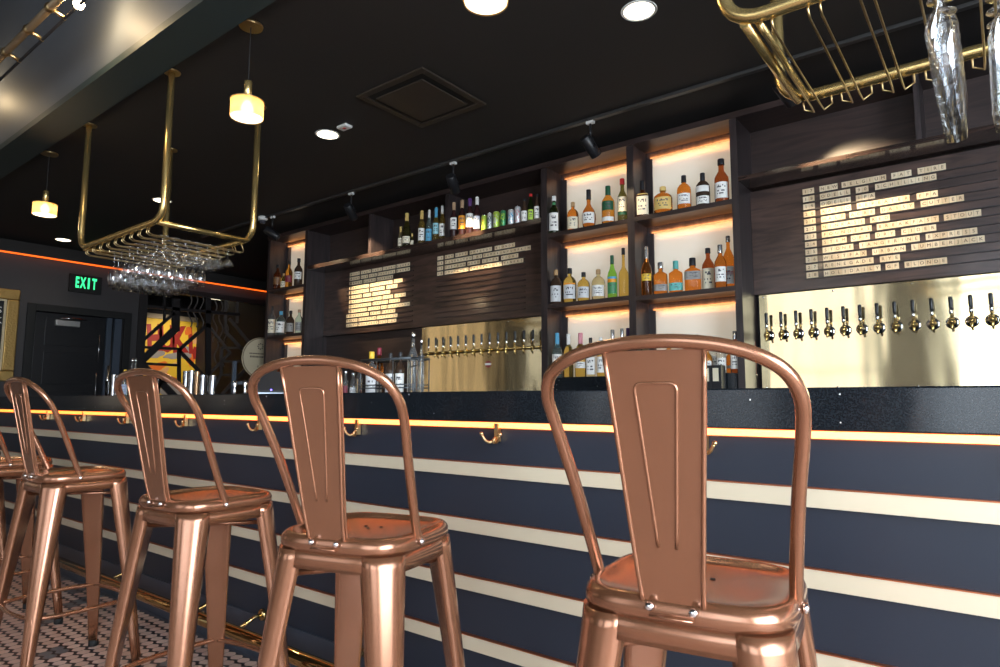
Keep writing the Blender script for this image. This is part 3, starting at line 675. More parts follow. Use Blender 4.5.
def bottle(px, py, hpx, wpx, kind, glass, lab, cap, label, group, Y=4.72, name='liquor_bottle', lz=(.10, .46), cat='bottle', extra=None, ztop=None, capz=None, z=None, pourer=False):
    """px,py: pixel of the base centre; hpx,wpx: height and half width in pixels"""
    P0 = at(px, py, Y=Y); m = mpp(P0); h = hpx*m*1.02 + (max(Y-S, 0)/S*(z-H) if z is not None and z > 1.5 else 0); r = wpx*m
    zz = z if z is not None else P0.z
    yaw = math.atan2(-P0.x, P0.y) * .75
    e = empty(name, (P0.x, P0.y, zz), yaw, label, cat, group)
    pr = [(a*r, b*h) for a, b in PROF[kind]]
    n = 24
    if kind == 'square':
        b_ = MB(); rings = []
        for rr, zq in pr:
            f_ = 1 if rr > .9*r else 0
            ring = []
            for i in range(n):
                a = 2*math.pi*i/n; c_, s_ = math.cos(a), math.sin(a)
                if f_: k_ = (abs(c_)**5+abs(s_)**5)**(-1/5); k_ = min(k_, 1.16)*.96
                else: k_ = 1
                ring.append(Vector((rr*c_*k_, rr*s_*k_*(.78 if f_ else 1), zq)))
            rings.append(ring)
        b_.loft(rings); b_.build('bottle_glass', glass_mat(glass), e)
    else: MB().lathe(pr, n).build('bottle_glass', glass_mat(glass), e)
    nr, nz = pr[-1]
    capz = capz if capz is not None else pr[-1][1]/h - .06
    if cap:
        cr = nr*1.18+.001
        if pourer:
            MB().lathe([(cr, nz-.01), (cr, nz+.012), (cr*.45, nz+.02), (cr*.35, h), (cr*.30, h*1.0)], 12).build('pourer', M_chrome, e)
        else: MB().lathe([(cr, capz*h), (cr*1.02, capz*h+.004), (cr, h-.003), (cr*.9, h)], 14).build('cap', paint(cap, 'cap_'), e)
    if lab:
        def band(zl, col, a0=-1.05, a1=1.05, nm='paper_label', inkit=True):
            s_ = MB(); na, nzq = 14, 12; fl = kind == 'square'
            def pt(a, zq, off):
                # radius of the body at this height
                hh = zq*h; R_ = r
                for (ra, za_), (rb, zb_) in zip(pr, pr[1:]):
                    if za_ <= hh <= zb_: R_ = ra+(rb-ra)*(hh-za_)/max(zb_-za_, 1e-6); break
                x, y = math.sin(a), -math.cos(a)
                if fl:
                    k_ = min((abs(x)**5+abs(y)**5)**(-1/5), 1.16)*.96; x *= k_; y *= k_*.78
                return (x*(R_+off), y*(R_+off), hh)
            vs = []; fs = []; mi = []
            for j in range(nzq+1):
                for i in range(na+1): vs.append(pt(a0+(a1-a0)*i/na, zl[0]+(zl[1]-zl[0])*j/nzq, .0012))
            rq = random.Random(int(px*7+zl[0]*90))
            for j in range(nzq):
                for i in range(na):
                    f_ = (j*(na+1)+i, j*(na+1)+i+1, (j+1)*(na+1)+i+1, (j+1)*(na+1)+i)
                    ink = inkit and 3 <= i <= na-4 and j in (3, 5, 8, 9) and rq.random() < .5
                    s_.add([vs[q_] for q_ in f_], [(0, 1, 2, 3)], 1 if ink else 0, True)
            return s_.build(nm, [paint(col), P('label_ink', (.10, .09, .10) if col not in ('black',) else (.7, .68, .6), .6)], e)
        band(lz, lab)
        for zx_, cx_ in (extra or []): band(zx_, cx_, nm='label_band', inkit=False)
    return e
def zm(ox, oy, s_): return lambda x, y: (ox+x/s_, oy+y/s_)
# --- left lit bay
G = 'bottles in the left lit bay'
T1 = zm(540, 160, 8.34)
def row(T, s_, items, base, group, zs, Y=4.668, **kw):
    prev = None
    for it in items:
        x, yt, yb2, wz, kind, gl, lab, cap, label = it[:9]; ex = it[9] if len(it) > 9 else {}
        X_, Y_ = T(x, yb2); hp = (yb2-yt)/s_
        kk = dict(kw); kk.update(ex); Yq = Y
        P1 = at(X_, Y_, Y=Yq); r1 = wz/2/s_*mpp(P1)
        if prev and prev[2] == Y and P1.x-prev[0] < (r1+prev[1])*1.12: Yq = Y+.095     # stands a row further back
        P1 = at(X_, Y_, Y=Yq); prev = (P1.x, r1, Yq)
        bottle(X_, Y_, hp, wz/2/s_, kind, gl, lab, cap, label, group, Y=Yq, z=zs, **kk)
row(T1, 8.34, [
 (118, 285, 588, 86, 'liquor', 'dgreen', 'white', 'white', 'dark green bottle with white label and white cap, left end of top shelf', dict(lz=(.08, .54), extra=[((.76, .83), 'green')])),
 (275, 340, 562, 96, 'squat', 'orange', 'cream', 'cork', 'short round amber bottle with cream label and clear neck on the top shelf', dict(lz=(.04, .46))),
 (408, 243, 545, 118, 'bulb', 'brown', 'white', 'black', 'bulbous amber cognac bottle with tall black cap on the top shelf', dict(lz=(.10, .38), capz=.74)),
 (570, 210, 512, 108, 'liquor', 'amber', 'dgreen', 'dgreen', 'amber bottle with dark green label and green cap on the top shelf', dict(lz=(.34, .58), capz=.76, extra=[((.06, .17), 'white')])),
 (690, 140, 482, 84, 'wine', 'olive', 'cream', 'red', 'olive green bottle with cream label and red cap beside the upright on the top shelf', dict(lz=(.22, .56), capz=.86, extra=[((.14, .21), 'dgreen')])),
], 0, G, 2.498)
T2 = zm(540, 240, 8.34)
row(T2, 8.34, [
 (135, 240, 515, 98, 'squat', 'dark', 'silver', 'cork', 'dark bottle with silvery label, first on the middle shelf of the left lit bay', dict(lz=(.06, .52))),
 (250, 232, 508, 110, 'squat', 'gold', 'silver', 'black', 'golden round shouldered bottle, grey sketch label, taller of the alike pair', dict(lz=(.10, .50), extra=[((.51, .55), 'orange')])),
 (365, 262, 492, 105, 'squat', 'gold', 'silver', 'black', 'golden round shouldered bottle with grey sketch label, shorter of the alike pair', dict(lz=(.10, .48))),
 (488, 240, 480, 112, 'squat', 'pale', 'white', 'cork', 'pale straw coloured squat bottle with white label and cork cap', dict(lz=(.10, .46))),
 (605, 120, 465, 82, 'slim', 'green', 'green', 'dgreen', 'bright green slender bottle with green and orange label', dict(lz=(.10, .36), capz=.80, extra=[((.36, .44), 'orange'), ((.44, .49), 'blue')])),
 (700, 60, 457, 84, 'tall', 'gold', 'pale' if False else None, 'black', 'tall slender yellow bottle with long clear neck beside the upright', {}),
], 0, G, 1.881)
T3 = zm(540, 320, 8.34)
row(T3, 8.34, [
 (145, 108, 476, 88, 'liquor', 'aqua', 'white', 'blue', 'clear bottle with cyan banded label and blue neck, bottom row of its bay', dict(lz=(.22, .52), capz=.66, extra=[((.16, .22), 'cyan')])),
 (240, 115, 474, 80, 'liquor', 'gold', 'greyblue', 'white', 'yellow bottle with greenish white neck foil, second of the bottom row', dict(lz=(.36, .48), capz=.7)),
 (340, 108, 472, 95, 'liquor', 'gold', 'white', 'pink', 'yellow bottle with pink neck foil, third of the bottom row', dict(lz=(.20, .34), capz=.68)),
 (425, 148, 470, 72, 'square', 'pale', 'white', 'black', 'narrow square bottle with black cap and white printed label, bottom row', dict(lz=(.06, .5), capz=.76)),
 (510, 145, 470, 70, 'liquor', 'gold', 'white', 'white', 'amber bottle with white cap beside the near stool plate, fifth of the bottom row', dict(lz=(.1, .5), capz=.78)),
 (610, 85, 468, 80, 'liquor', 'clear', 'white', 'silver', 'bottle with silver and red banded neck rising above the near stool', dict(capz=.74)),
 (690, 75, 466, 72, 'liquor', 'dgreen', 'white', 'silver', 'dark necked bottle above the near stool, second from the upright', dict(capz=.8)),
 (738, 65, 464, 60, 'wine', 'wine', 'white', 'purple', 'bottle with purple foil neck against the upright of the left lit bay', dict(capz=.7)),
], 0, G, 1.250, Y=4.66)
G = 'bottles in the right lit bay'
T4 = zm(630, 140, 7.58)
row(T4, 7.58, [
 (98, 290, 552, 90, 'square', 'redbrown', 'cream', 'black', 'square dark brown bottle with ornate cream label and black cap', dict(lz=(.06, .56), capz=.74, extra=[((.60, .63), 'gold')])),
 (252, 340, 526, 140, 'squat', 'orange', 'gold', 'gold', 'wide decanter shaped amber bottle with faceted gold label', dict(lz=(.1, .55))),
 (412, 260, 502, 105, 'squat', 'orange', 'white', 'black', 'amber bottle with plain white label and black cap in the middle of its shelf', dict(lz=(.14, .44), capz=.80)),
 (555, 240, 474, 105, 'squat', 'dark', 'white', 'black', 'black round shouldered bottle with two white label bands', dict(lz=(.04, .27), capz=.76, extra=[((.40, .58), 'white')])),
 (698, 135, 450, 105, 'wine', 'redbrown', 'white', 'black', 'dark bottle with long brown neck and big white label, last on the top shelf', dict(lz=(.08, .44), capz=.86)),
], 0, G, 2.502)
T5 = zm(630, 220, 7.58)
row(T5, 7.58, [
 (128, 180, 542, 80, 'slim', 'brown', 'yellow', 'silver', 'tall slender whisky bottle with slanted yellow label', dict(lz=(.30, .44), capz=.68)),
 (235, 295, 528, 104, 'square', 'orange', 'grey', 'silver', 'square orange bottle with grey lower label, left of the alike pair', dict(lz=(.10, .30), capz=.80)),
 (350, 285, 516, 104, 'square', 'orange', 'teal', 'teal', 'square orange bottle with teal lower label, right of the alike pair', dict(lz=(.06, .30), capz=.74)),
 (478, 262, 502, 124, 'square', 'orange', 'grey', 'black', 'broad amber flask bottle with grey upper label and black stopper', dict(lz=(.33, .58), capz=.76)),
 (597, 185, 487, 94, 'liquor', 'redbrown', 'cream', 'black', 'deep red brown bottle with large cream label and black cap', dict(lz=(.06, .52), capz=.88)),
 (690, 160, 478, 88, 'liquor', 'brown', 'white', 'silver', 'amber bottle with white shield label, second from the right end', dict(lz=(.14, .48), capz=.8)),
 (752, 88, 466, 82, 'liquor', 'orange', 'white', 'silver', 'tall orange bottle with silver ball cap at the right end', dict(lz=(.10, .42), capz=.88, extra=[((.26, .33), 'pink')])),
], 0, G, 1.869)
T6 = zm(630, 310, 7.58)
row(T6, 7.58, [
 (118, 158, 452, 80, 'liquor', 'pale', 'white', 'pink', 'bottle with pink foil neck left above the near stool back', dict(capz=.74)),
 (298, 195, 452, 90, 'squat', 'amber', 'white', 'black', 'bottle whose black cap just clears the near stool back', {}),
 (438, 175, 452, 90, 'liquor', 'redbrown', 'cream', 'red', 'bottle with red cap just above the near stool back', dict(capz=.8)),
 (510, 152, 452, 86, 'liquor', 'clear', 'white', 'black', 'clear bottle with tall black cap just above the near stool back', dict(capz=.8)),
 (590, 240, 448, 70, 'liquor', 'amber', 'white', 'silver', 'amber bottle seen under the stool tube beside the dark cartons', {}),
 (642, 175, 446, 84, 'squat', 'clear', 'white', 'silver', 'clear swing top bottle left of the amber one in the bottom row', dict(lz=(.2, .5))),
 (695, 195, 446, 74, 'liquor', 'clear', 'white', 'brown', 'small clear bottle with brown cap, second from the upright in the bottom row', {}),
 (765, 250, 458, 66, 'liquor', 'orange', 'white', 'brown', 'short amber bottle squeezed beside the last one of the bottom row', dict(lz=(.2, .3))),
 (803, 145, 460, 76, 'liquor', 'redbrown', 'white', 'silver', 'dark amber bottle with white label against the right upright, bottom row', dict(capz=.8)),
], 0, G, 1.250, Y=4.66)
for (zx, wz, l) in ((590, 48, 'black carton with white top label beside the stone riser, left one'), (655, 80, 'black and cream carton beside the stone riser, right one')):
    a = at(*T6(zx-wz/2, 600), Y=4.42); c = at(*T6(zx+wz/2, 600), Y=4.42)
    e = empty('carton', ((a.x+c.x)/2, 4.42, 1.1285), 0, l, 'carton', 'cartons beside the riser'); wq = (c.x-a.x)/2
    MB().box(-wq, wq, 0, .09, 0, .17).build('box_body', M_black, e, bevel=.002)
    MB().box(-wq*.6, wq*.5, -.0015, .0005, .06, .15).build('paper_label', paint('cream'), e)
# --- long shelf
G = 'bottles and cans on the long shelf'
T7 = zm(390, 180, 6.25)
def lrow(items):
    for x, yt, yb2, wz, kind, gl, lab, cap, label, nm, ex in items:
        X_, Y_ = T7(x, yb2)
        bottle(X_, Y_, (yb2-yt)/6.25, wz/2/6.25, kind, gl, lab, cap, label, G, Y=4.662, z=ZL+.001, name=nm, **ex)
lrow([
 (65, 275, 400, 32, 'champ', 'pale', 'cream', 'gold', 'small split of sparkling wine, leftmost on the long shelf', 'wine_bottle', dict(capz=.6)),
 (103, 188, 390, 54, 'champ', 'olive', 'cream', 'gold', 'sparkling wine bottle with gold foil neck', 'wine_bottle', dict(capz=.60, lz=(.10, .30))),
 (138, 325, 392, 22, 'champ', 'olive', 'cream', 'gold', 'tiny split bottle half hidden beside the sparkling wine', 'wine_bottle', dict(capz=.6)),
 (197, 172, 370, 44, 'wine', 'gold', 'white', 'gold', 'golden white wine with white label and gold foil', 'wine_bottle', dict(capz=.74)),
 (243, 168, 362, 42, 'slim', 'aqua', 'blue', 'white', 'pale wine bottle with low turquoise label and white foil', 'wine_bottle', dict(capz=.74, lz=(.04, .40))),
 (287, 157, 356, 42, 'wine', 'gold', 'cyan', 'blue', 'golden wine bottle with pale blue label and blue foil', 'wine_bottle', dict(capz=.70, lz=(.2, .52))),
 (326, 145, 347, 40, 'wine', 'gold', 'white', 'white', 'golden wine bottle with white label and white foil beside the divider', 'wine_bottle', dict(capz=.76)),
 (398, 125, 333, 46, 'wine', 'wine', 'white', 'tan', 'dark red wine with white label and tan foil right of the divider', 'wine_bottle', dict(capz=.78, lz=(.22, .55))),
 (450, 112, 323, 48, 'wine', 'wine', 'orange', 'tan', 'dark red wine with bright orange label', 'wine_bottle', dict(capz=.78, lz=(.18, .55))),
 (498, 100, 312, 52, 'wine', 'wine', 'white', 'purple', 'dark red wine with large white label and purple foil', 'wine_bottle', dict(capz=.78, lz=(.18, .56))),
 (543, 90, 302, 46, 'wine', 'wine', 'greyblue', 'white', 'dark red wine with grey blue label and white foil', 'wine_bottle', dict(capz=.78, lz=(.1, .45))),
 (840, 100, 238, 42, 'beer', 'dark', 'white', 'black', 'small dark bottle with white label after the cans', 'beer_bottle', dict(lz=(.06, .48))),
 (880, 65, 226, 38, 'beer', 'dgreen', 'lime', 'red', 'dark bottle with pale green label and red cap', 'beer_bottle', dict(lz=(.06, .42), capz=.9)),
 (919, 65, 216, 36, 'beer', 'dark', 'white', 'black', 'dark bottle with white label at the right end of the long shelf', 'beer_bottle', dict(lz=(.06, .52))),
])
def can(x, yt, yb2, wz, body, top, label):
    X_, Y_ = T7(x, yb2); P0 = at(X_, Y_, Y=4.655); m = mpp(P0); h = (yb2-yt)/6.25*m+.018; r = wz/2/6.25*m
    e = empty('beer_can', (P0.x, P0.y, ZL+.001), 0, label, 'can', G)
    MB().lathe([(r*.8, 0), (r, .008), (r, h-.012), (r*.84, h)], 20).build('can_body', P('can_'+body, PAL[body], .3, .35), e)
    MB().lathe([(r*.84, h+.0001), (r*.86, h+.003), (r*.78, h+.003), (r*.76, h+.0005)], 20).build('can_lid', M_chrome, e)
    s_ = MB(); rq = random.Random(int(x))
    for i in range(10):
        for j in range(8):
            if rq.random() < .35:
                a0 = -1.3+.26*i; z0 = .02+(h-.05)*j/8; z1_ = z0+(h-.05)/8
                s_.add([(math.sin(a)*(r+.0006), -math.cos(a)*(r+.0006), z) for a, z in ((a0, z0), (a0+.26, z0), (a0+.26, z1_), (a0, z1_))], [(0, 1, 2, 3)], 0, True)
    s_.build('printed_pattern', P('can_'+top, PAL[top], .3, .3), e)
for a in ((588, 205, 292, 36, 'lime', 'yellow', 'yellow green can, first in the line of cans'), (623, 195, 290, 32, 'silver', 'dgreen', 'silver and green can, second in the line of cans'), (665, 187, 281, 42, 'lime', 'silver', 'green can with silver top pattern, third in the line of cans'),
          (708, 178, 271, 36, 'green', 'lime', 'green can, fourth in the line of cans'), (757, 168, 256, 42, 'silver', 'blue', 'silver can with blue pattern, fifth in the line of cans'), (798, 150, 249, 38, 'silver', 'pink', 'silver can with red pattern, last in the line of cans')): can(*a)
# --- far narrow bay
G = 'bottles in the far narrow bay'
T8 = zm(260, 230, 3.92)
row(T8, 3.92, [
 (68, 115, 207, 30, 'liquor', 'redbrown', 'brown', 'black', 'dark brown bottle, leftmost on the top shelf of the far narrow bay', dict(lz=(.2, .5))),
 (92, 150, 204, 22, 'squat', 'gold', 'cream', 'cork', 'small pale bottle between the taller ones of the far narrow bay', {}),
 (113, 102, 200, 27, 'liquor', 'amber', 'redbrown' if False else 'maroon', 'black', 'amber bottle with dark red label in the far narrow bay', dict(lz=(.2, .45))),
 (150, 90, 192, 32, 'liquor', 'dark', 'white', 'black', 'dark bottle with white round label in the far narrow bay', dict(lz=(.24, .5))),
], 0, G, 2.446)
row(T8, 3.92, [
 (44, 290, 404, 34, 'squat', 'clear', 'cream', 'black', 'clear bottle with cream label, leftmost of the middle shelf in the far narrow bay', dict(lz=(.1, .55))),
 (80, 310, 400, 38, 'squat', 'aqua', 'white', 'blue', 'pale blue white bottle in the far narrow bay', dict(lz=(.1, .55))),
 (118, 310, 398, 30, 'liquor', 'dark', 'grey', 'black', 'dark bottle with grey label on the middle shelf of the far narrow bay', {}),
 (152, 305, 394, 30, 'liquor', 'aqua', 'grey', 'tan', 'clear bottle with green tint beside the far upright, middle shelf', {}),
], 0, G, 1.863)
row(T8, 3.92, [
 (50, 497, 590, 26, 'liquor', 'clear', 'white', 'silver', 'clear bottle top, leftmost above the second stool in the far bay', {}),
 (78, 505, 590, 24, 'liquor', 'redbrown', 'white', 'black', 'dark cap showing above the second stool, second in the far bay', {}),
 (102, 503, 588, 24, 'liquor', 'clear', 'white', 'black', 'bottle neck above the second stool, third in the far bay', {}),
 (125, 502, 588, 24, 'liquor', 'amber', 'white', 'silver', 'bottle neck above the second stool, fourth in the far bay', {}),
 (150, 500, 586, 24, 'liquor', 'clear', 'white', 'maroon', 'bottle neck beside the far upright above the second stool', {}),
], 0, G, 1.250, Y=4.68)
# --- on the bar: pouring bottles in a wire rack
G = 'bottles standing at the inner edge of the bar'
T9 = zm(335, 320, 8.34)
YI = 2.24
row(T9, 8.34, [
 (45, 400, 612, 40, 'beer', 'clear', 'white', 'black', 'small bottle with dark neck at the left of the wire rack', dict(lz=(.06, .3), name='syrup_bottle')),
 (85, 410, 612, 44, 'beer', 'clear', 'maroon', 'silver', 'small bottle with red lettering beside the wire rack', dict(lz=(.1, .4), name='syrup_bottle')),
 (150, 425, 612, 56, 'beer', 'clear', 'silver', 'silver', 'small clear bottle with pourer, nearest on the left of the wire rack', dict(lz=(.1, .35), name='syrup_bottle')),
 (200, 345, 612, 50, 'slim', 'clear', None, 'pink', 'slim clear bottle with copper stopper at the rack corner', dict(name='syrup_bottle')),
], 0, G, 1.071, Y=2.30)
row(T9, 8.34, [
 (300, 240, 596, 92, 'carafe', 'clear', 'silver', 'yellow', 'juice carafe with yellow lid in the wire rack', dict(lz=(.05, .62), capz=.84, name='juice_carafe')),
 (362, 206, 596, 76, 'carafe', 'orange', 'white', 'maroon', 'juice carafe with maroon and white lid in the wire rack', dict(lz=(.05, .4), capz=.84, name='juice_carafe', extra=[((.40, .5), 'orange')])),
 (457, 250, 596, 80, 'liquor', 'dark', 'silver', 'black', 'dark necked bottle with silvery label in the rack, left of the alike pair', dict(lz=(.04, .5), capz=.84)),
 (540, 245, 596, 80, 'liquor', 'dark', 'white', 'black', 'dark necked bottle with white label in the rack, right of the alike pair', dict(lz=(.04, .5), capz=.84)),
 (645, 80, 598, 90, 'liquor', 'clear', None, 'silver', 'tall clear spirit bottle with steel pourer in the wire rack', dict(pourer=True)),
 (715, 135, 598, 50, 'slim', 'clear', None, 'silver', 'slim clear bottle with steel pourer beside the brass panel', dict(pourer=True)),
], 0, G, 1.071, Y=2.22)
a = at(*T9(225, 560), Y=2.17).x; c = at(*T9(800, 560), Y=2.30).x
e = empty('wire_bottle_rack', (0, 0, 0), 0, 'dark wire rack holding carafes and bottles on the bar', 'rack')
M_wire = P('rack_wire_grey', (.10, .11, .12), .4, .7)
for z, r_ in ((1.245, .006), (1.12, .003), (1.105, .003)):
    MB().tube([(a, 2.16, z), (c, 2.16, z), (c, 2.285, z), (a, 2.285, z)], r_, 8, closed=True).build('wire_hoop', M_wire, e)
for x in (a, a+(c-a)*.33, a+(c-a)*.66, c):
    for y in (2.16, 2.285): MB().tube([(x, y, 1.0715), (x, y, 1.245)], .003, 6).build('wire_post', M_wire, e)
MB().tube([(c, 2.16, 1.245), (c+.09, 2.16, 1.248)], .004, 8).tube([(c, 2.16, 1.2), (c+.05, 2.16, 1.21), (c+.07, 2.16, 1.24)], .003, 6).build('rack_handle', M_wire, e)
# --- left end of the bar
T10 = zm(80, 330, 6.667)
G = 'bottles standing at the left of the bar'
row(T10, 6.667, [
 (262, 300, 432, 46, 'square', 'aqua', 'silver', 'silver', 'clear square bottle left of the yellow capped one', dict(lz=(.1, .4))),
 (291, 253, 432, 40, 'liquor', 'clear', 'greyblue', 'yellow', 'clear bottle with yellow cap behind the third stool', dict(capz=.86)),
 (335, 180, 432, 30, 'slim', 'clear', 'greyblue', 'silver', 'clear bottle with steel pourer, left of the pair above the third stool', dict(pourer=True)),
 (358, 178, 432, 30, 'slim', 'clear', 'greyblue', 'silver', 'clear bottle with steel pourer, right of the pair above the third stool', dict(pourer=True)),
], 0, G, 1.071, Y=2.2)
def tumbler(T, x, yt, yb2, wz, mat, label, group, name='shaker_tin', s_=6.667, Y=2.2, flare=1.22, cat='shaker', solid=False):
    X_, Y_ = T(x, yb2); P0 = at(X_, Y_, Y=Y); m = mpp(P0); h = (yb2-yt)/s_*m; r = wz/2/s_*m
    pr = [(r/flare, 0), (r/flare*1.02, .003), (r, h-.003), (r*1.02, h), (r*.97, h), (r/flare*.94, .006), (.001, .005)]
    o = MB().lathe(pr, 24, c=(0, 0, 0)).build(name, mat, None, (P0.x, P0.y, 1.071)); tag(o, label, cat, group); return o
G = 'shaker tins and mixing glasses on the bar'
tumbler(T10, 702, 258, 428, 44, M_steel, 'tall steel shaker tin, leftmost of the shiny cups right of the third stool', G)
tumbler(T10, 738, 256, 429, 40, M_steel, 'tall steel shaker tin, second of the shiny cups right of the third stool', G, Y=2.16)
tumbler(T10, 776, 262, 428, 34, P('copper_tin', (.75, .45, .25), .2, 1), 'tall copper tinted tin among the shiny cups', G, Y=2.23)
tumbler(T10, 815, 288, 430, 50, M_steel, 'shorter steel cup beside the copper tinted tin', G, Y=2.16)
tumbler(T10, 848, 290, 430, 54, M_glass, 'clear mixing glass between the short cups', G, 'mixing_glass', Y=2.22, cat='glass')
tumbler(T10, 880, 290, 430, 48, M_steel, 'shorter steel cup, rightmost of the shiny cups', G, Y=2.16)
tumbler(T10, 187, 322, 432, 44, M_glass, 'clear mixing glass, leftmost on the bar behind the stools', G, 'mixing_glass', cat='glass')
tumbler(T10, 218, 282, 432, 32, M_steel, 'slim steel tin beside the leftmost mixing glass', G)
tumbler(T10, 243, 290, 432, 28, M_steel, 'slim steel tin touching the clear square bottle', G)
tumbler(T10, 515, 285, 430, 36, M_glass, 'clear highball glass under the tube of the third stool', G, 'mixing_glass', cat='glass')
p0 = at(*T10(176, 432), Y=2.26)
o = MB().tube([(p0.x, p0.y, 1.071), (p0.x, p0.y, 1.33)], .009, 10).lathe([(.022, 0), (.02, .006), (.009, .01)], 14, c=(p0.x, p0.y, 1.071)).build('bar_muddler', M_steel); tag(o, 'upright steel muddler at the far left of the bar', 'bar tool')
# --- barrel head, order terminal and stand at the end of the back counter
bq_ = at(261, 358, X=-7.72)
bh = empty('barrel_head', (-7.72, bq_.y, bq_.z), 0, 'round pale wooden barrel head with dark print leaning beside the far bay', 'sign')
Rb = Matrix.Rotation(math.radians(88), 4, 'Z') @ Matrix.Rotation(math.pi/2, 4, 'X')
MB().lathe([(.262, -.010), (.27, -.006), (.27, .006), (.262, .010)], 40, M=Rb).build('barrel_board', P('barrel_wood', (.52, .44, .30), .6, bump=((8, 8, 60), .3, .004)), bh)
MB().tube([Rb @ Vector((.258*math.cos(a*math.pi/20), .258*math.sin(a*math.pi/20), .011)) for a in range(40)], .006, 6, closed=True).build('barrel_rim', P('rim_brown', (.16, .11, .07), .6), bh)
pr_ = MB(); rq = random.Random(5)
for z_, x0, x1, hh in ((.045, -.17, .05, .016), (.0, -.16, .10, .024)):
    x = x0
    while x < x1: ww_ = rq.uniform(.008, .02); pr_.box(x, x+ww_, z_, z_+hh, .0102, .0112, M=Rb); x += ww_+.006
for x in (-.05, .0, .02): pr_.box(x, x+.012, -.13, -.10, .0102, .0112, M=Rb)
for k in range(8):
    a = k*math.pi/4; pr_.box(-.02+.035*math.cos(a)-.008, -.02+.035*math.cos(a)+.008, .15+.035*math.sin(a)-.008, .15+.035*math.sin(a)+.008, .0102, .0112, M=Rb)
pr_.build('print', P('print_brown', (.08, .06, .05), .6), bh)
MB().box(-.02, .02, -.16, .16, 1.13-bq_.z, -.262).build('stand', M_black, bh)
# pour rack of blue grey metal
e = empty('metal_stand', (0, 0, 0), 0, 'blue grey metal bar stand before the lattice at the end of the bar', 'stand')
M_bl = P('stand_bluegrey', (.05, .065, .09), .35, .4)
a = at(233, 394, Y=2.28); c = at(252, 394, Y=2.28)
MB().box(a.x-.01, a.x+.01, 2.27, 2.29, 1.071, 1.30).build('post', M_bl, e); MB().box(a.x, c.x+.10, 2.272, 2.288, 1.145, 1.168).build('crossbar', M_bl, e)
MB().box(c.x-.02, c.x+.02, 2.262, 2.298, 1.071, 1.145).build('post', M_bl, e)
for px in (234.5, 245):
    q_ = at(px, 394, Y=2.16); o = MB().lathe([(.012, 0), (.009, .004), (.009, .05), (.013, .075), (.010, .09), (.004, .095)], 12, c=(q_.x, q_.y, 1.071)).build('salt_shaker', M_chrome)
    tag(o, 'small chrome shaker beside the blue grey stand, %s one' % ('left' if px < 240 else 'right'), 'shaker', 'small chrome shakers')
e = empty('order_terminal', (at(268, 394, Y=2.1).x, 2.12, 1.071), math.radians(62), 'black order terminal with blue light behind the second stool', 'terminal')
MB().box(-.09, .09, -.07, .07, 0, .018).build('base', P('terminal_base', (.35, .42, .48), .3, .3), e, bevel=.004)
Mx = Matrix.Translation((0, .02, .02)) @ Matrix.Rotation(math.radians(-22), 4, 'X')
MB().box(-.085, .085, -.012, .012, 0, .125, M=Mx).build('screen', M_black, e, bevel=.003)
MB().box(-.004, .004, -.015, -.0125, .004, .012, M=Mx).build('indicator_light', P('led_blue', (.1, .1, .8), .4, emit=(.15, .1, 1), es=6), e)

a = at(754.5, 370, Y=4.86)
e = empty('drain_pipe', (a.x, 4.86, 1.1285), 0, 'thin red and steel pipe standing beside the right brass panel', 'pipe')
MB().lathe([(.016, 0), (.016, .11), (.020, .112), (.020, .125)], 12).build('steel_foot', M_steel, e)
MB().lathe([(.015, .125), (.015, .36)], 12).build('red_tube', P('pipe_red_brown', (.30, .06, .05), .4), e)

# ================================================================== GLASS RACKS
def glass_rack(x0, x1, label, wires, dz=0, dx=0):
    e = empty('brass_glass_rack', (dx, 0, 0), 0, label, 'glass rack')
    for yy, zb in ((1.887, 2.205+dz), (2.52, 2.206+dz)):
        MB().tube(rounded([(x0, yy, ZC-.004), (x0, yy, zb), (x1, yy, zb), (x1, yy, ZC-.004)], .13, 8), .021, 16).build('hanger_frame', M_brass, e)
        for x in (x0, x1): MB().lathe([(.052, ZC-.010), (.055, ZC-.001)], 24, c=(x, yy, 0)).build('ceiling_flange', M_brassdull, e)
    for x in (x0+.062, x1-.062):
        MB().tube([(x, 1.889, 2.196+dz), (x, 2.518, 2.199+dz)], .015, 12).build('cross_bar', M_brass, e)
        MB().tube([(x+(.036 if x < x1-.2 else -.036), 1.900, 2.196+dz), (x+(.036 if x < x1-.2 else -.036), 2.508, 2.197+dz)], .011, 12).build('cross_bar', M_brass, e)
    for xs in wires:        # slot centre; two wires
        for s_ in (-1, 1):
            x = xs+s_*.0155; zz = 2.135+dz
            xo = x+s_*.032
            zz += (.018 if dz else 0)
            pts = [(x, 1.890, 2.183+dz), (x, 1.882, zz+.016), (x, 1.905, zz), (x, 2.50, zz+.001), (x+s_*.002, 2.555, zz+.001), (xo, 2.542, zz+.012), (xo, 2.524, 2.187+dz)]
            MB().tube(pts, .0036, 6).build('hanger_wire', M_brassdull, e)
    return e
slotsL = [-5.426+.1255*k for k in range(9)]
slotsR = [-.452+.128*k for k in range(9)]
glass_rack(-5.57, -4.22, 'square brass ceiling rack crowded with hanging wine glasses', slotsL)
glass_rack(-.577, .78, 'brass ceiling rack at the upper right with only a few glasses', slotsR, -.035, -.035)
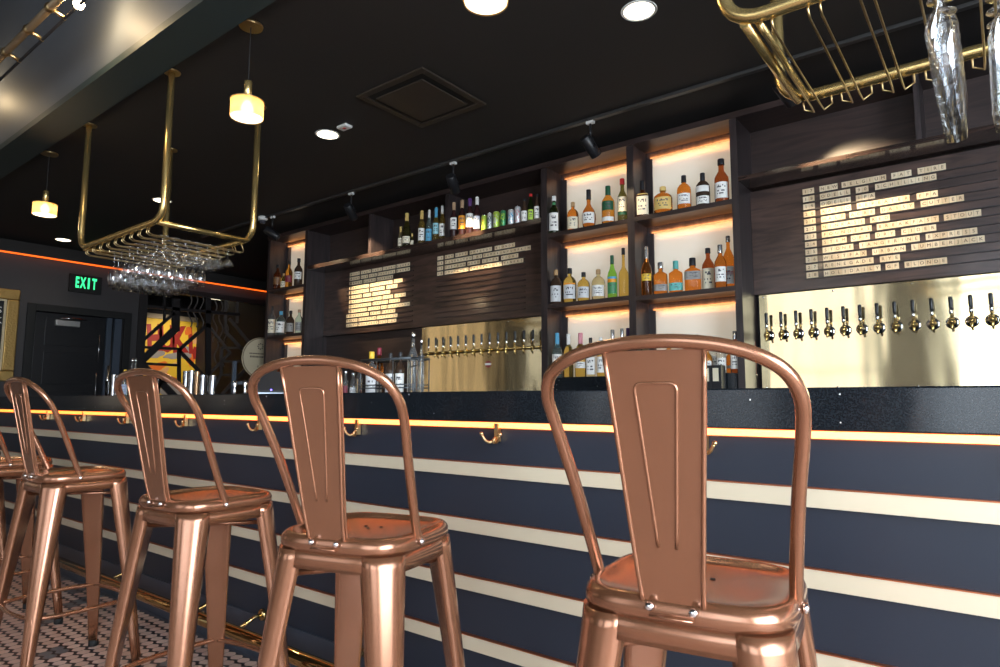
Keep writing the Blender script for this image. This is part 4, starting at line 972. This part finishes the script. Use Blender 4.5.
def stem_glass(h, rb, kind):
    """hanging upside down: z=0 foot underside at top, bowl below"""
    t = .0016
    if kind == 'wine': o = [(.034, 0), (.034, -.002), (.006, -.007), (.0038, -.02), (.0038, -.085*h/.21), (.012, -.095*h/.21), (.028, -.115*h/.21), (rb, -.15*h/.21), (rb*.98, -.17*h/.21), (rb*.80, -h)]
    elif kind == 'coupe': o = [(.034, 0), (.034, -.002), (.006, -.007), (.0038, -.02), (.0038, -.07), (.014, -.078), (rb*.8, -.1), (rb, -h)]
    else: o = [(.033, 0), (.033, -.002), (.006, -.007), (.004, -.016), (.005, -.045), (.014, -.062), (rb*.92, -.10), (rb, -.128), (rb*.86, -.18), (rb*.72, -h)]
    bow = [i for i, (r, z) in enumerate(o) if i >= 5]
    inn = [(max(o[i][0]-t, .0008), o[i][1]-(.003 if i == 5 else 0)) for i in reversed(bow)]
    m = MB(); pr = [(.0005, 0)]+o+[(r-.0012, z+.0008) for r, z in o[-1:]]
    m.lathe(pr, 24, cap=(False, False)); return m
gw = stem_glass(.265, .0370, 'wine').mesh('wine_glass', [M_thin]); gw2 = stem_glass(.235, .0365, 'wine').mesh('wine_glass', [M_thin])
gc = stem_glass(.125, .0375, 'coupe').mesh('coupe_glass', [M_thin]); gf = stem_glass(.265, .0380, 'flute').mesh('flute_glass', [M_thin])
rj = random.Random(11)
for i, xs in enumerate(slotsL):
    for j in range(7):
        y = (2.06 if i < 2 else 1.985)+.0775*j
        if i == 0: continue
        if i < 2 and j > 5: continue
        if i < 6: me, nm, cat = (gw if i < 4 else gw2), 'wine_glass', 'wine glass'
        else: me, nm, cat = gc, 'coupe_glass', 'coupe glass'
        o = inst(nm, me, None, (xs, y+rj.uniform(-.0015, .0015), 2.1435), rj.uniform(0, 6))
        tag(o, 'hanging %s, %s from the near end of the %s rail, crowded rack' % (cat, ORD[j], ORD[i-1]), cat, 'glasses hanging in the crowded rack')
for i, xs in ((3, slotsR[3]), (4, slotsR[4])):
    for j in range(7):
        y = 1.955+.0775*j
        o = inst('flute_glass' if i == 3 else 'wine_glass', gf if i == 3 else gw, None, (xs-.008, y, 2.1225), rj.uniform(0, 6))
        tag(o, ('clear champagne flute hanging upside down, %s from the near end' if i == 3 else 'clear glass hanging beside the flutes, %s from the near end') % ORD[j], 'champagne flute' if i == 3 else 'wine glass', 'glasses hanging in the upper right rack')

# ================================================================== LIGHT FITTINGS
def pendant(x, label):
    e = empty('pendant_lamp', (x, 1.91, 0), 0, label, 'pendant lamp', 'pendant lamps along the bar')
    MB().lathe([(.065, ZC-.014), (.068, ZC-.001)], 28).build('canopy', M_brassdull, e)
    MB().tube([(0, 0, 2.86), (0, 0, ZC-.012)], .003, 6).build('cord', M_blackmatte, e)
    MB().lathe([(.022, 2.745), (.022, 2.855), (.018, 2.86)], 18).build('stem', M_brass, e)
    MB().lathe([(.024, 2.74), (.094, 2.738), (.094, 2.742), (.024, 2.746)], 32, cap=(False, False)).build('top_plate', M_brassdull, e)
    MB().lathe([(.090, 2.640), (.090, 2.738), (.0885, 2.738), (.0885, 2.640), (.090, 2.640)], 36, cap=(False, False)).build('shade', M_shadeglass, e)
    MB().lathe([(.0, 2.644), (.086, 2.644), (.086, 2.647), (0, 2.647)], 32, cap=(False, False)).build('diffuser', P('pendant_diffuser', (1, .95, .85), .5, emit=(1, .84, .55), es=2.6), e)
    MB().lathe([(.0005, 2.662), (.026, 2.670), (.036, 2.692), (.030, 2.715), (.014, 2.74)], 18).build('bulb', M_bulb, e)
    l = bpy.data.lights.new('pendant_light', 'POINT'); l.energy = 7; l.color = (1, .78, .48); l.shadow_soft_size = .05
    lo = bpy.data.objects.new('pendant_light', l); COL.objects.link(lo); lo.parent = e; lo.location = (0, 0, 2.60)
pendant(-3.318, 'glass drum pendant lamp hanging beside the crowded glass rack')
pendant(-6.50, 'small far glass drum pendant lamp on the far side of the crowded rack')
pendant(-1.565, 'pendant lamp at the top edge whose glowing underside shows')
def downlight(x, y, label, e_=6):
    e = empty('recessed_downlight', (x, y, ZC), 0, label, 'ceiling light', 'round recessed lights')
    MB().lathe([(.096, -.004), (.100, -.001), (.085, -.001), (.084, -.004)], 32, cap=(False, False)).build('trim_ring', M_whiteplastic, e)
    MB().lathe([(.0005, -.002), (.084, -.002)], 32, cap=(False, False)).build('lens', M_disc, e)
    l = bpy.data.lights.new('downlight', 'SPOT'); l.energy = e_; l.color = (1, .84, .60); l.spot_size = math.radians(120); l.spot_blend = .8; l.shadow_soft_size = .07
    lo = bpy.data.objects.new('downlight', l); COL.objects.link(lo); lo.parent = e; lo.location = (0, 0, -.02)
for x, l in ((-1.48, 'round ceiling downlight, nearest, at the top right of centre'), (-4.23, 'round ceiling downlight beside the small white strobe box'), (-7.08, 'far ceiling downlight seen behind the crowded glass rack'), (-9.9, 'farthest ceiling downlight near the left wall')): downlight(x, 3.145, l, 10)
# vent
ve = empty('ceiling_vent', (0, 0, 0), 0, 'square dark ceiling air vent with raised frame', 'ceiling vent')
vx0, vx1, vy0, vy1 = -3.512, -2.855, 2.84, 3.50
fr = MB()
for a, c, d_, e_ in ((vx0, vx1, vy0, vy0+.05), (vx0, vx1, vy1-.05, vy1), (vx0, vx0+.05, vy0+.05, vy1-.05), (vx1-.05, vx1, vy0+.05, vy1-.05)): fr.box(a, c, d_, e_, ZC-.014, ZC-.001)
fr.build('vent_frame', M_ceilingframe, ve, bevel=.004)
MB().box(vx0+.055, vx1-.055, vy0+.055, vy1-.055, ZC-.004, ZC-.001).build('vent_opening', M_blackmatte, ve)
MB().box(vx0+.10, vx1-.10, vy0+.10, vy1-.10, ZC-.022, ZC-.012).build('vent_plate', M_ceilingframe, ve, bevel=.003)
e = empty('fire_strobe', (-3.985, 3.12, ZC), 0, 'small white fire strobe box with red mark on the dark ceiling', 'fire strobe')
MB().box(-.055, .055, -.035, .035, -.022, -.001).build('strobe_body', M_whiteplastic, e, bevel=.005)
MB().box(-.012, .012, -.012, .012, -.0235, -.0222).build('red_mark', paint('red'), e)
e = empty('security_camera', (-6.77, 4.16, ZC), 0, 'small white dome security camera near the far track spotlight', 'camera')
MB().lathe([(.055, -.001), (.055, -.03), (.04, -.045)], 20).build('camera_base', M_whiteplastic, e)
MB().lathe([(.038, -.0455), (.036, -.065), (.022, -.085), (.0005, -.092)], 18).build('camera_dome', P('smoked_dome', (.05, .05, .06), .1), e)
# ceiling track with five spots
te = empty('lighting_track', (0, 0, 0), 0, 'long black ceiling track carrying spotlights before the shelving', 'lighting track')
MB().box(-8.2, 2.4, 4.155, 4.195, ZC-.024, ZC-.001).build('track_rail', P('track_dark_grey', (.05, .048, .047), .35, .3), te, bevel=.003)
SPOTS = [(-6.59, -5.85, 'leftmost, beside the dome camera'), (-5.19, -5.45, 'second from the left'), (-3.785, -4.05, 'third from the left, above the row of wine'), (-2.383, -2.2, 'fourth, above the left lit bay'), (-.98, -.72, 'rightmost, partly behind the upper right glass rack')]
def spot(x, y, tx, ty, tz, label, zc=ZC, en=30, group='track spotlights', hot=None, ang=34):
    e = empty('track_spotlight', (x, y, zc-.025), 0, 'black cylinder track spotlight, '+label, 'spotlight', group)
    d_ = Vector((tx-x, ty-y, tz-(zc-.22))).normalized()
    MB().box(-.03, .03, -.016, .016, -.02, 0).build('adapter', M_whiteplastic if hot is None else M_black, e)
    MB().tube([(0, 0, -.02), (0, 0, -.13)], .009, 8).build('stem', M_black, e)
    Mq = Matrix.Translation((0, 0, -.200)) @ Vector((0, 0, 1)).rotation_difference(d_).to_matrix().to_4x4()
    MB().tube([Mq @ Vector((-.045, 0, -.02)), Mq @ Vector((-.052, 0, 0)), Vector((-.02, 0, -.13)), Vector((.02, 0, -.13)), Mq @ Vector((.052, 0, 0)), Mq @ Vector((.045, 0, -.02))], .005, 6).build('yoke', M_black, e)
    MB().lathe([(.038, -.088), (.045, -.080), (.045, .082), (.042, .086), (.038, .084), (.037, .05), (.0005, .05)], 22, M=Mq).build('lamp_head', M_black, e)
    MB().lathe([(.0005, .052), (.035, .052)], 18, M=Mq).build('lens', M_disc, e)
    l = bpy.data.lights.new('spot', 'SPOT'); l.energy = en; l.color = (1, .76, .46); l.spot_size = math.radians(ang); l.spot_blend = .7; l.shadow_soft_size = .022
    lo = bpy.data.objects.new('spot', l); COL.objects.link(lo); lo.parent = e
    lo.matrix_parent_inverse = Matrix.Identity(4); lo.location = Vector((0, 0, -.200)) + d_*.09; lo.rotation_euler = Vector((0, 0, -1)).rotation_difference(d_).to_euler()
for i, (x, tx, l) in enumerate(SPOTS): spot(x, 4.175, tx, 4.86, [2.35, 2.38, 2.42, 2.3, 2.5][i], l, en=[110, 125, 90, 15, 125][i], ang=[44, 54, 46, 40, 58][i])
# high room: brass rail with bare spotlights that graze the bulkhead
q0 = at(0, 58, Y=1.25); 
e = empty('brass_light_rail', (0, 0, 0), 0, 'brass tube light rail hung before the grey bulkhead at the upper left', 'light rail')
zr = q0.z
MB().tube([(-9.5, 1.25, zr), (-3.2, 1.25, zr)], .022, 14).build('main_tube', P('rail_bronze', (.45, .33, .2), .35, .9), e)
zr2 = at(8, 72, Y=1.33).z
MB().tube([(-9.5, 1.33, zr2), (-3.2, 1.33, zr2)], .009, 10).build('cable_rod', M_black, e)
for px, py in ((28, 31), (5, 62), (50, 8)):
    x = at(px, py, Y=1.25).x
    MB().tube([(x, 1.25, zr), (x+.0, 1.34, zr2)], .013, 8).lathe([(.02, -.03), (.03, -.012), (.03, .012), (.02, .03)], 12, c=(x, 1.25, zr), M=Matrix.Rotation(math.pi/2, 4, 'Y')).build('clamp', M_brassdull, e)
for x in (-8.6, -6.4, -3.4): MB().tube([(x, 1.25, zr), (x, 1.25, 4.699)], .012, 8).build('drop_rod', M_brassdull, e)
def bare(px, py, tgt, label, en=40):
    q_ = at(px, py, Y=1.33); e = empty('rail_lamp', tuple(q_), 0, label, 'lamp', 'lamps on the brass rail')
    MB().lathe([(.0005, -.032), (.022, -.024), (.032, 0), (.022, .024), (.012, .034)], 16).build('bulb', M_bulb, e)
    MB().lathe([(.013, .034), (.013, max(zr2-q_.z, .05))], 12).build('socket', M_brassdull, e)
    l = bpy.data.lights.new('rail_lamp', 'POINT'); l.energy = en; l.color = (1, .74, .42); l.shadow_soft_size = .03
    lo = bpy.data.objects.new('rail_lamp', l); COL.objects.link(lo); lo.parent = e
    lo.location = (Vector(tgt)-q_).normalized()*.11
bare(79, 4, at(100, 14, Y=1.6), 'glowing bulb on the brass rail at the upper left edge', 17)
bare(-45, 88, at(2, 98, Y=1.6), 'bulb of the brass rail just outside the left edge', 8)

# ================================================================== STOOLS
def make_stool():
    root = empty('bar_stool', (0, 0, 0), 0, 'x', 'bar stool', 'copper bar stools along the bar')
    # seat: rounded square, dished, with a rolled rim
    def sq(hw, z, n=48, p=4.2, dy=0):
        out = []
        for i in range(n):
            a = 2*math.pi*i/n+math.pi/n; c_, s_ = math.cos(a), math.sin(a); k_ = (abs(c_)**p+abs(s_)**p)**(-1/p)
            out.append(Vector((hw*c_*k_, hw*s_*k_+dy, z)))
        return out
    rings = [sq(.1505, .7305), sq(.1545, .737), sq(.1545, .748), sq(.152, .755), sq(.147, .7615), sq(.140, .7635), sq(.133, .7615), sq(.126, .7575), sq(.10, .7555), sq(.06, .754), sq(.012, .7535), sq(.0035, .7535)]
    MB().loft(list((rings))).build('seat', M_copper, root)
    hz = MB()
    for x, y in ((0, 0), (.02, .022), (-.02, .022)): hz.lathe([(.0005, .7552), (.0042, .7552), (.0042, .7545)], 10, c=(x, y, 0))
    hz.build('drain_hole', M_blackmatte, root)
    ap = MB(); ap.loft([sq(.1475, .732), sq(.1495, .694), sq(.145, .694), sq(.144, .732)]); ap.build('apron', M_copper, root)
    # legs: convex corner channels flaring outwards
    for sx, sy in ((-1, -1), (1, -1), (1, 1), (-1, 1)):
        dv = Vector((sx, sy, 0)).normalized(); tv = Vector((-dv.y, dv.x, 0)); rings = []
        for t in [0, .03, .08, .16, .3, .5, .7, .85, 1.0]:
            z = .7295*(1-t)+.012*t
            dist = .187+(.282-.187)*t + .004*math.sin(t*3.1)
            wv = .030*(1-t)**1.1+.0165; dp = .022*(1-t)+.022
            ring = []
            n = 16
            for i in range(n):
                a = math.pi*i/(n-1) - math.pi/2
                ring.append(dv*(dist-dp + dp*max(math.cos(a), 0)**.75) + tv*(wv*math.copysign(abs(math.sin(a))**.8, math.sin(a))) + Vector((0, 0, z)))
            for i in range(5):
                u_ = 1-2*(i+.5)/5; ring.append(dv*(dist-dp-.001) + tv*(wv*.92*u_) + Vector((0, 0, z)))
            rings.append(ring)
        lg = MB().loft(rings).build('leg', M_copper, root)
        # pressed rib near the foot
        rib = MB(); pts = []
        def on(t, off, side=0):
            dist = .187+(.282-.187)*t; z = .7295*(1-t)+.012*t; return dv*(dist+off)+tv*side+Vector((0, 0, z))
        rib.tube(rounded([on(.97, .001, -.007), on(.66, .001, -.007), on(.63, .001, 0), on(.66, .001, .007), on(.97, .001, .007)], .008, 3), .0028, 6)
        rib.build('leg_rib', M_copper, lg)
        MB().lathe([(.017, 0), (.019, .003), (.019, .022), (.016, .026)], 16, c=tuple(dv*.268)).build('rubber_foot', M_blackmatte, lg)
    # foot rungs, slightly bowed, and the cross brace under the seat
    zr_ = .262; dd = (.187+(.282-.187)*.65)/math.sqrt(2)-.012
    cs = [(-dd, -dd), (dd, -dd), (dd, dd), (-dd, dd)]
    for i in range(4):
        a = Vector((*cs[i], zr_)); c_ = Vector((*cs[(i+1) % 4], zr_)); m_ = (a+c_)/2; o_ = Vector((m_.x, m_.y, 0)).normalized()
        MB().tube(catmull([a, a.lerp(c_, .25)+o_*.016, m_+o_*.022, a.lerp(c_, .75)+o_*.016, c_], 4), .0075, 10).build('foot_rung', M_copper, root)
    for k, (x, y) in enumerate(((1, 1), (1, -1))):
        MB().tube([(-.118*x, -.118*y, .672+.006*k), (.118*x, .118*y, .672+.006*k)], .0065, 8).build('cross_brace', M_copper, root)
        for s_ in (-1, 1): MB().tube([(s_*.112*x, s_*.112*y, .672+.006*k), (s_*.128*x, s_*.128*y, .672+.006*k)], .010, 8).build('brace_end', M_blackmatte, root)
    # bow of bent tube
    half = [(.147, -.036, .738), (.148, -.038, .752), (.150, -.055, .79), (.162, -.105, .905), (.175, -.150, 1.000), (.176, -.178, 1.043), (.160, -.200, 1.075), (.126, -.214, 1.096), (.085, -.221, 1.108), (.04, -.225, 1.114), (0, -.226, 1.1155)]
    pts = [(-x, y, z) for x, y, z in half] + [(x, y, z) for x, y, z in reversed(half[:-1])]
    cp = catmull(pts, 5)
    MB().tube(cp, .0098, 14).build('back_bow', M_copper, root)
    # back plate
    yz = [(-.146, .748), (-.150, .765), (-.156, .785), (-.164, .82), (-.174, .87), (-.186, .93), (-.200, 1.00), (-.213, 1.06), (-.2225, 1.104)]
    pl = MB(); Lr = []
    def wz(z): return .0415+(.0685-.0415)*(z-.748)/(1.104-.748)
    n = len(yz)
    def strip(off0, off1):
        vs = []
        for y, z in yz:
            w_ = wz(z)
            for x in (-w_, -w_*.5, 0, w_*.5, w_): vs.append((x, y+off0, z))
        return vs
    A = strip(-.0015, 0); B = strip(.0015, 0); k5 = 5
    fs = [(i*5+j, i*5+j+1, (i+1)*5+j+1, (i+1)*5+j) for i in range(n-1) for j in range(4)]
    pl.add(A, [tuple(reversed(f_)) for f_ in fs], 0, True); pl.add(B, fs, 0, True)
    for s_ in (-1, 1):
        pl.tube([(s_*wz(z), y-.001, z) for y, z in yz], .0036, 8)
        pl.tube([(s_*(wz(z)-.0005), y+.010, z) for y, z in yz], .0022, 6)
        vs = []
        for y, z in yz: vs += [(s_*wz(z), y-.001, z), (s_*wz(z), y+.011, z)]
        pl.add(vs, [(2*i, 2*i+1, 2*i+3, 2*i+2) for i in range(n-1)], 0, True)
    pl.tube([(-wz(.748), -.1465, .748), (wz(.748), -.1465, .748)], .0035, 8)
    bp = pl.build('back_plate', M_copper, root)
    def yat(z):
        for (y0_, z0_), (y1_, z1_) in zip(yz, yz[1:]):
            if z0_ <= z <= z1_: return y0_+(y1_-y0_)*(z-z0_)/(z1_-z0_)
        return yz[-1][0]
    rb_ = [(-.012, .835), (-.0165, .90), (-.0225, .98), (-.030, 1.057), (.030, 1.057), (.0225, .98), (.0165, .90), (.012, .835)]
    path = rounded([(x, yat(z)-.0012, z) for x, z in ((-.0125, .835), (-.0295, 1.060), (.0295, 1.060), (.0125, .835))], .012, 5)
    path = [Vector((p.x, 0, p.z)) for p in path]
    dense = []
    for a, c_ in zip(path, path[1:]):
        m_ = max(1, int((c_-a).length/.02))
        for t in range(m_): dense.append(a.lerp(c_, t/m_))
    dense.append(path[-1])
    MB().tube([(p.x, yat(p.z)-.0010, p.z) for p in dense], .0026, 8).build('pressed_rib', M_copper, bp)
    MB().tube([(-.030, -.1535, .740), (.030, -.1535, .740)], .011, 10, flat=.25).build('fixing_tab', M_copper, bp)
    for x, y in ((-.030, -.156), (.030, -.156)):
        MB().lathe([(.0065, 0), (.0065, .004), (.0045, .007), (.0005, .008)], 10, M=Matrix.Translation((x, y, .7515)) @ Matrix.Rotation(math.pi/2, 4, 'X')).build('bolt', M_chrome, root)
    for s_ in (-1, 1):
        MB().lathe([(.0075, 0), (.0075, .004), (.005, .007), (.0005, .008)], 10, M=Matrix.Translation((s_*.1565, -.040, .746)) @ Matrix.Rotation(s_*math.pi/2, 4, 'Y')).build('bolt', M_chrome, root)
    return root
st = make_stool()
ST = [(-.413, 1.073, 8.6, 'nearest copper metal bar stool with an open bow back and ribbed plate'),
      (-1.157, 1.034, 15.8, 'second nearest copper bar stool, seat corner lit orange, left of the nearest'),
      (-1.918, 1.073, 4.3, 'third nearest copper bar stool, in front of the shiny cups'),
      (-2.95, 1.08, 1.5, 'fourth copper bar stool, standing by the left edge with its back cut by the frame'),
      (-3.76, 1.08, 2, 'fifth copper bar stool, mostly hidden behind the fourth'),
      (-4.55, 1.08, 5, 'farthest copper bar stool, only a glimpse at the left edge')]
for i, (x, y, a, l) in enumerate(ST):
    o = st if i == 0 else copy_tree(st)
    a = math.radians(a); o.location = (x+.04*math.sin(a), y-.04*math.cos(a), 0); o.rotation_euler = (0, 0, a); o['label'] = l
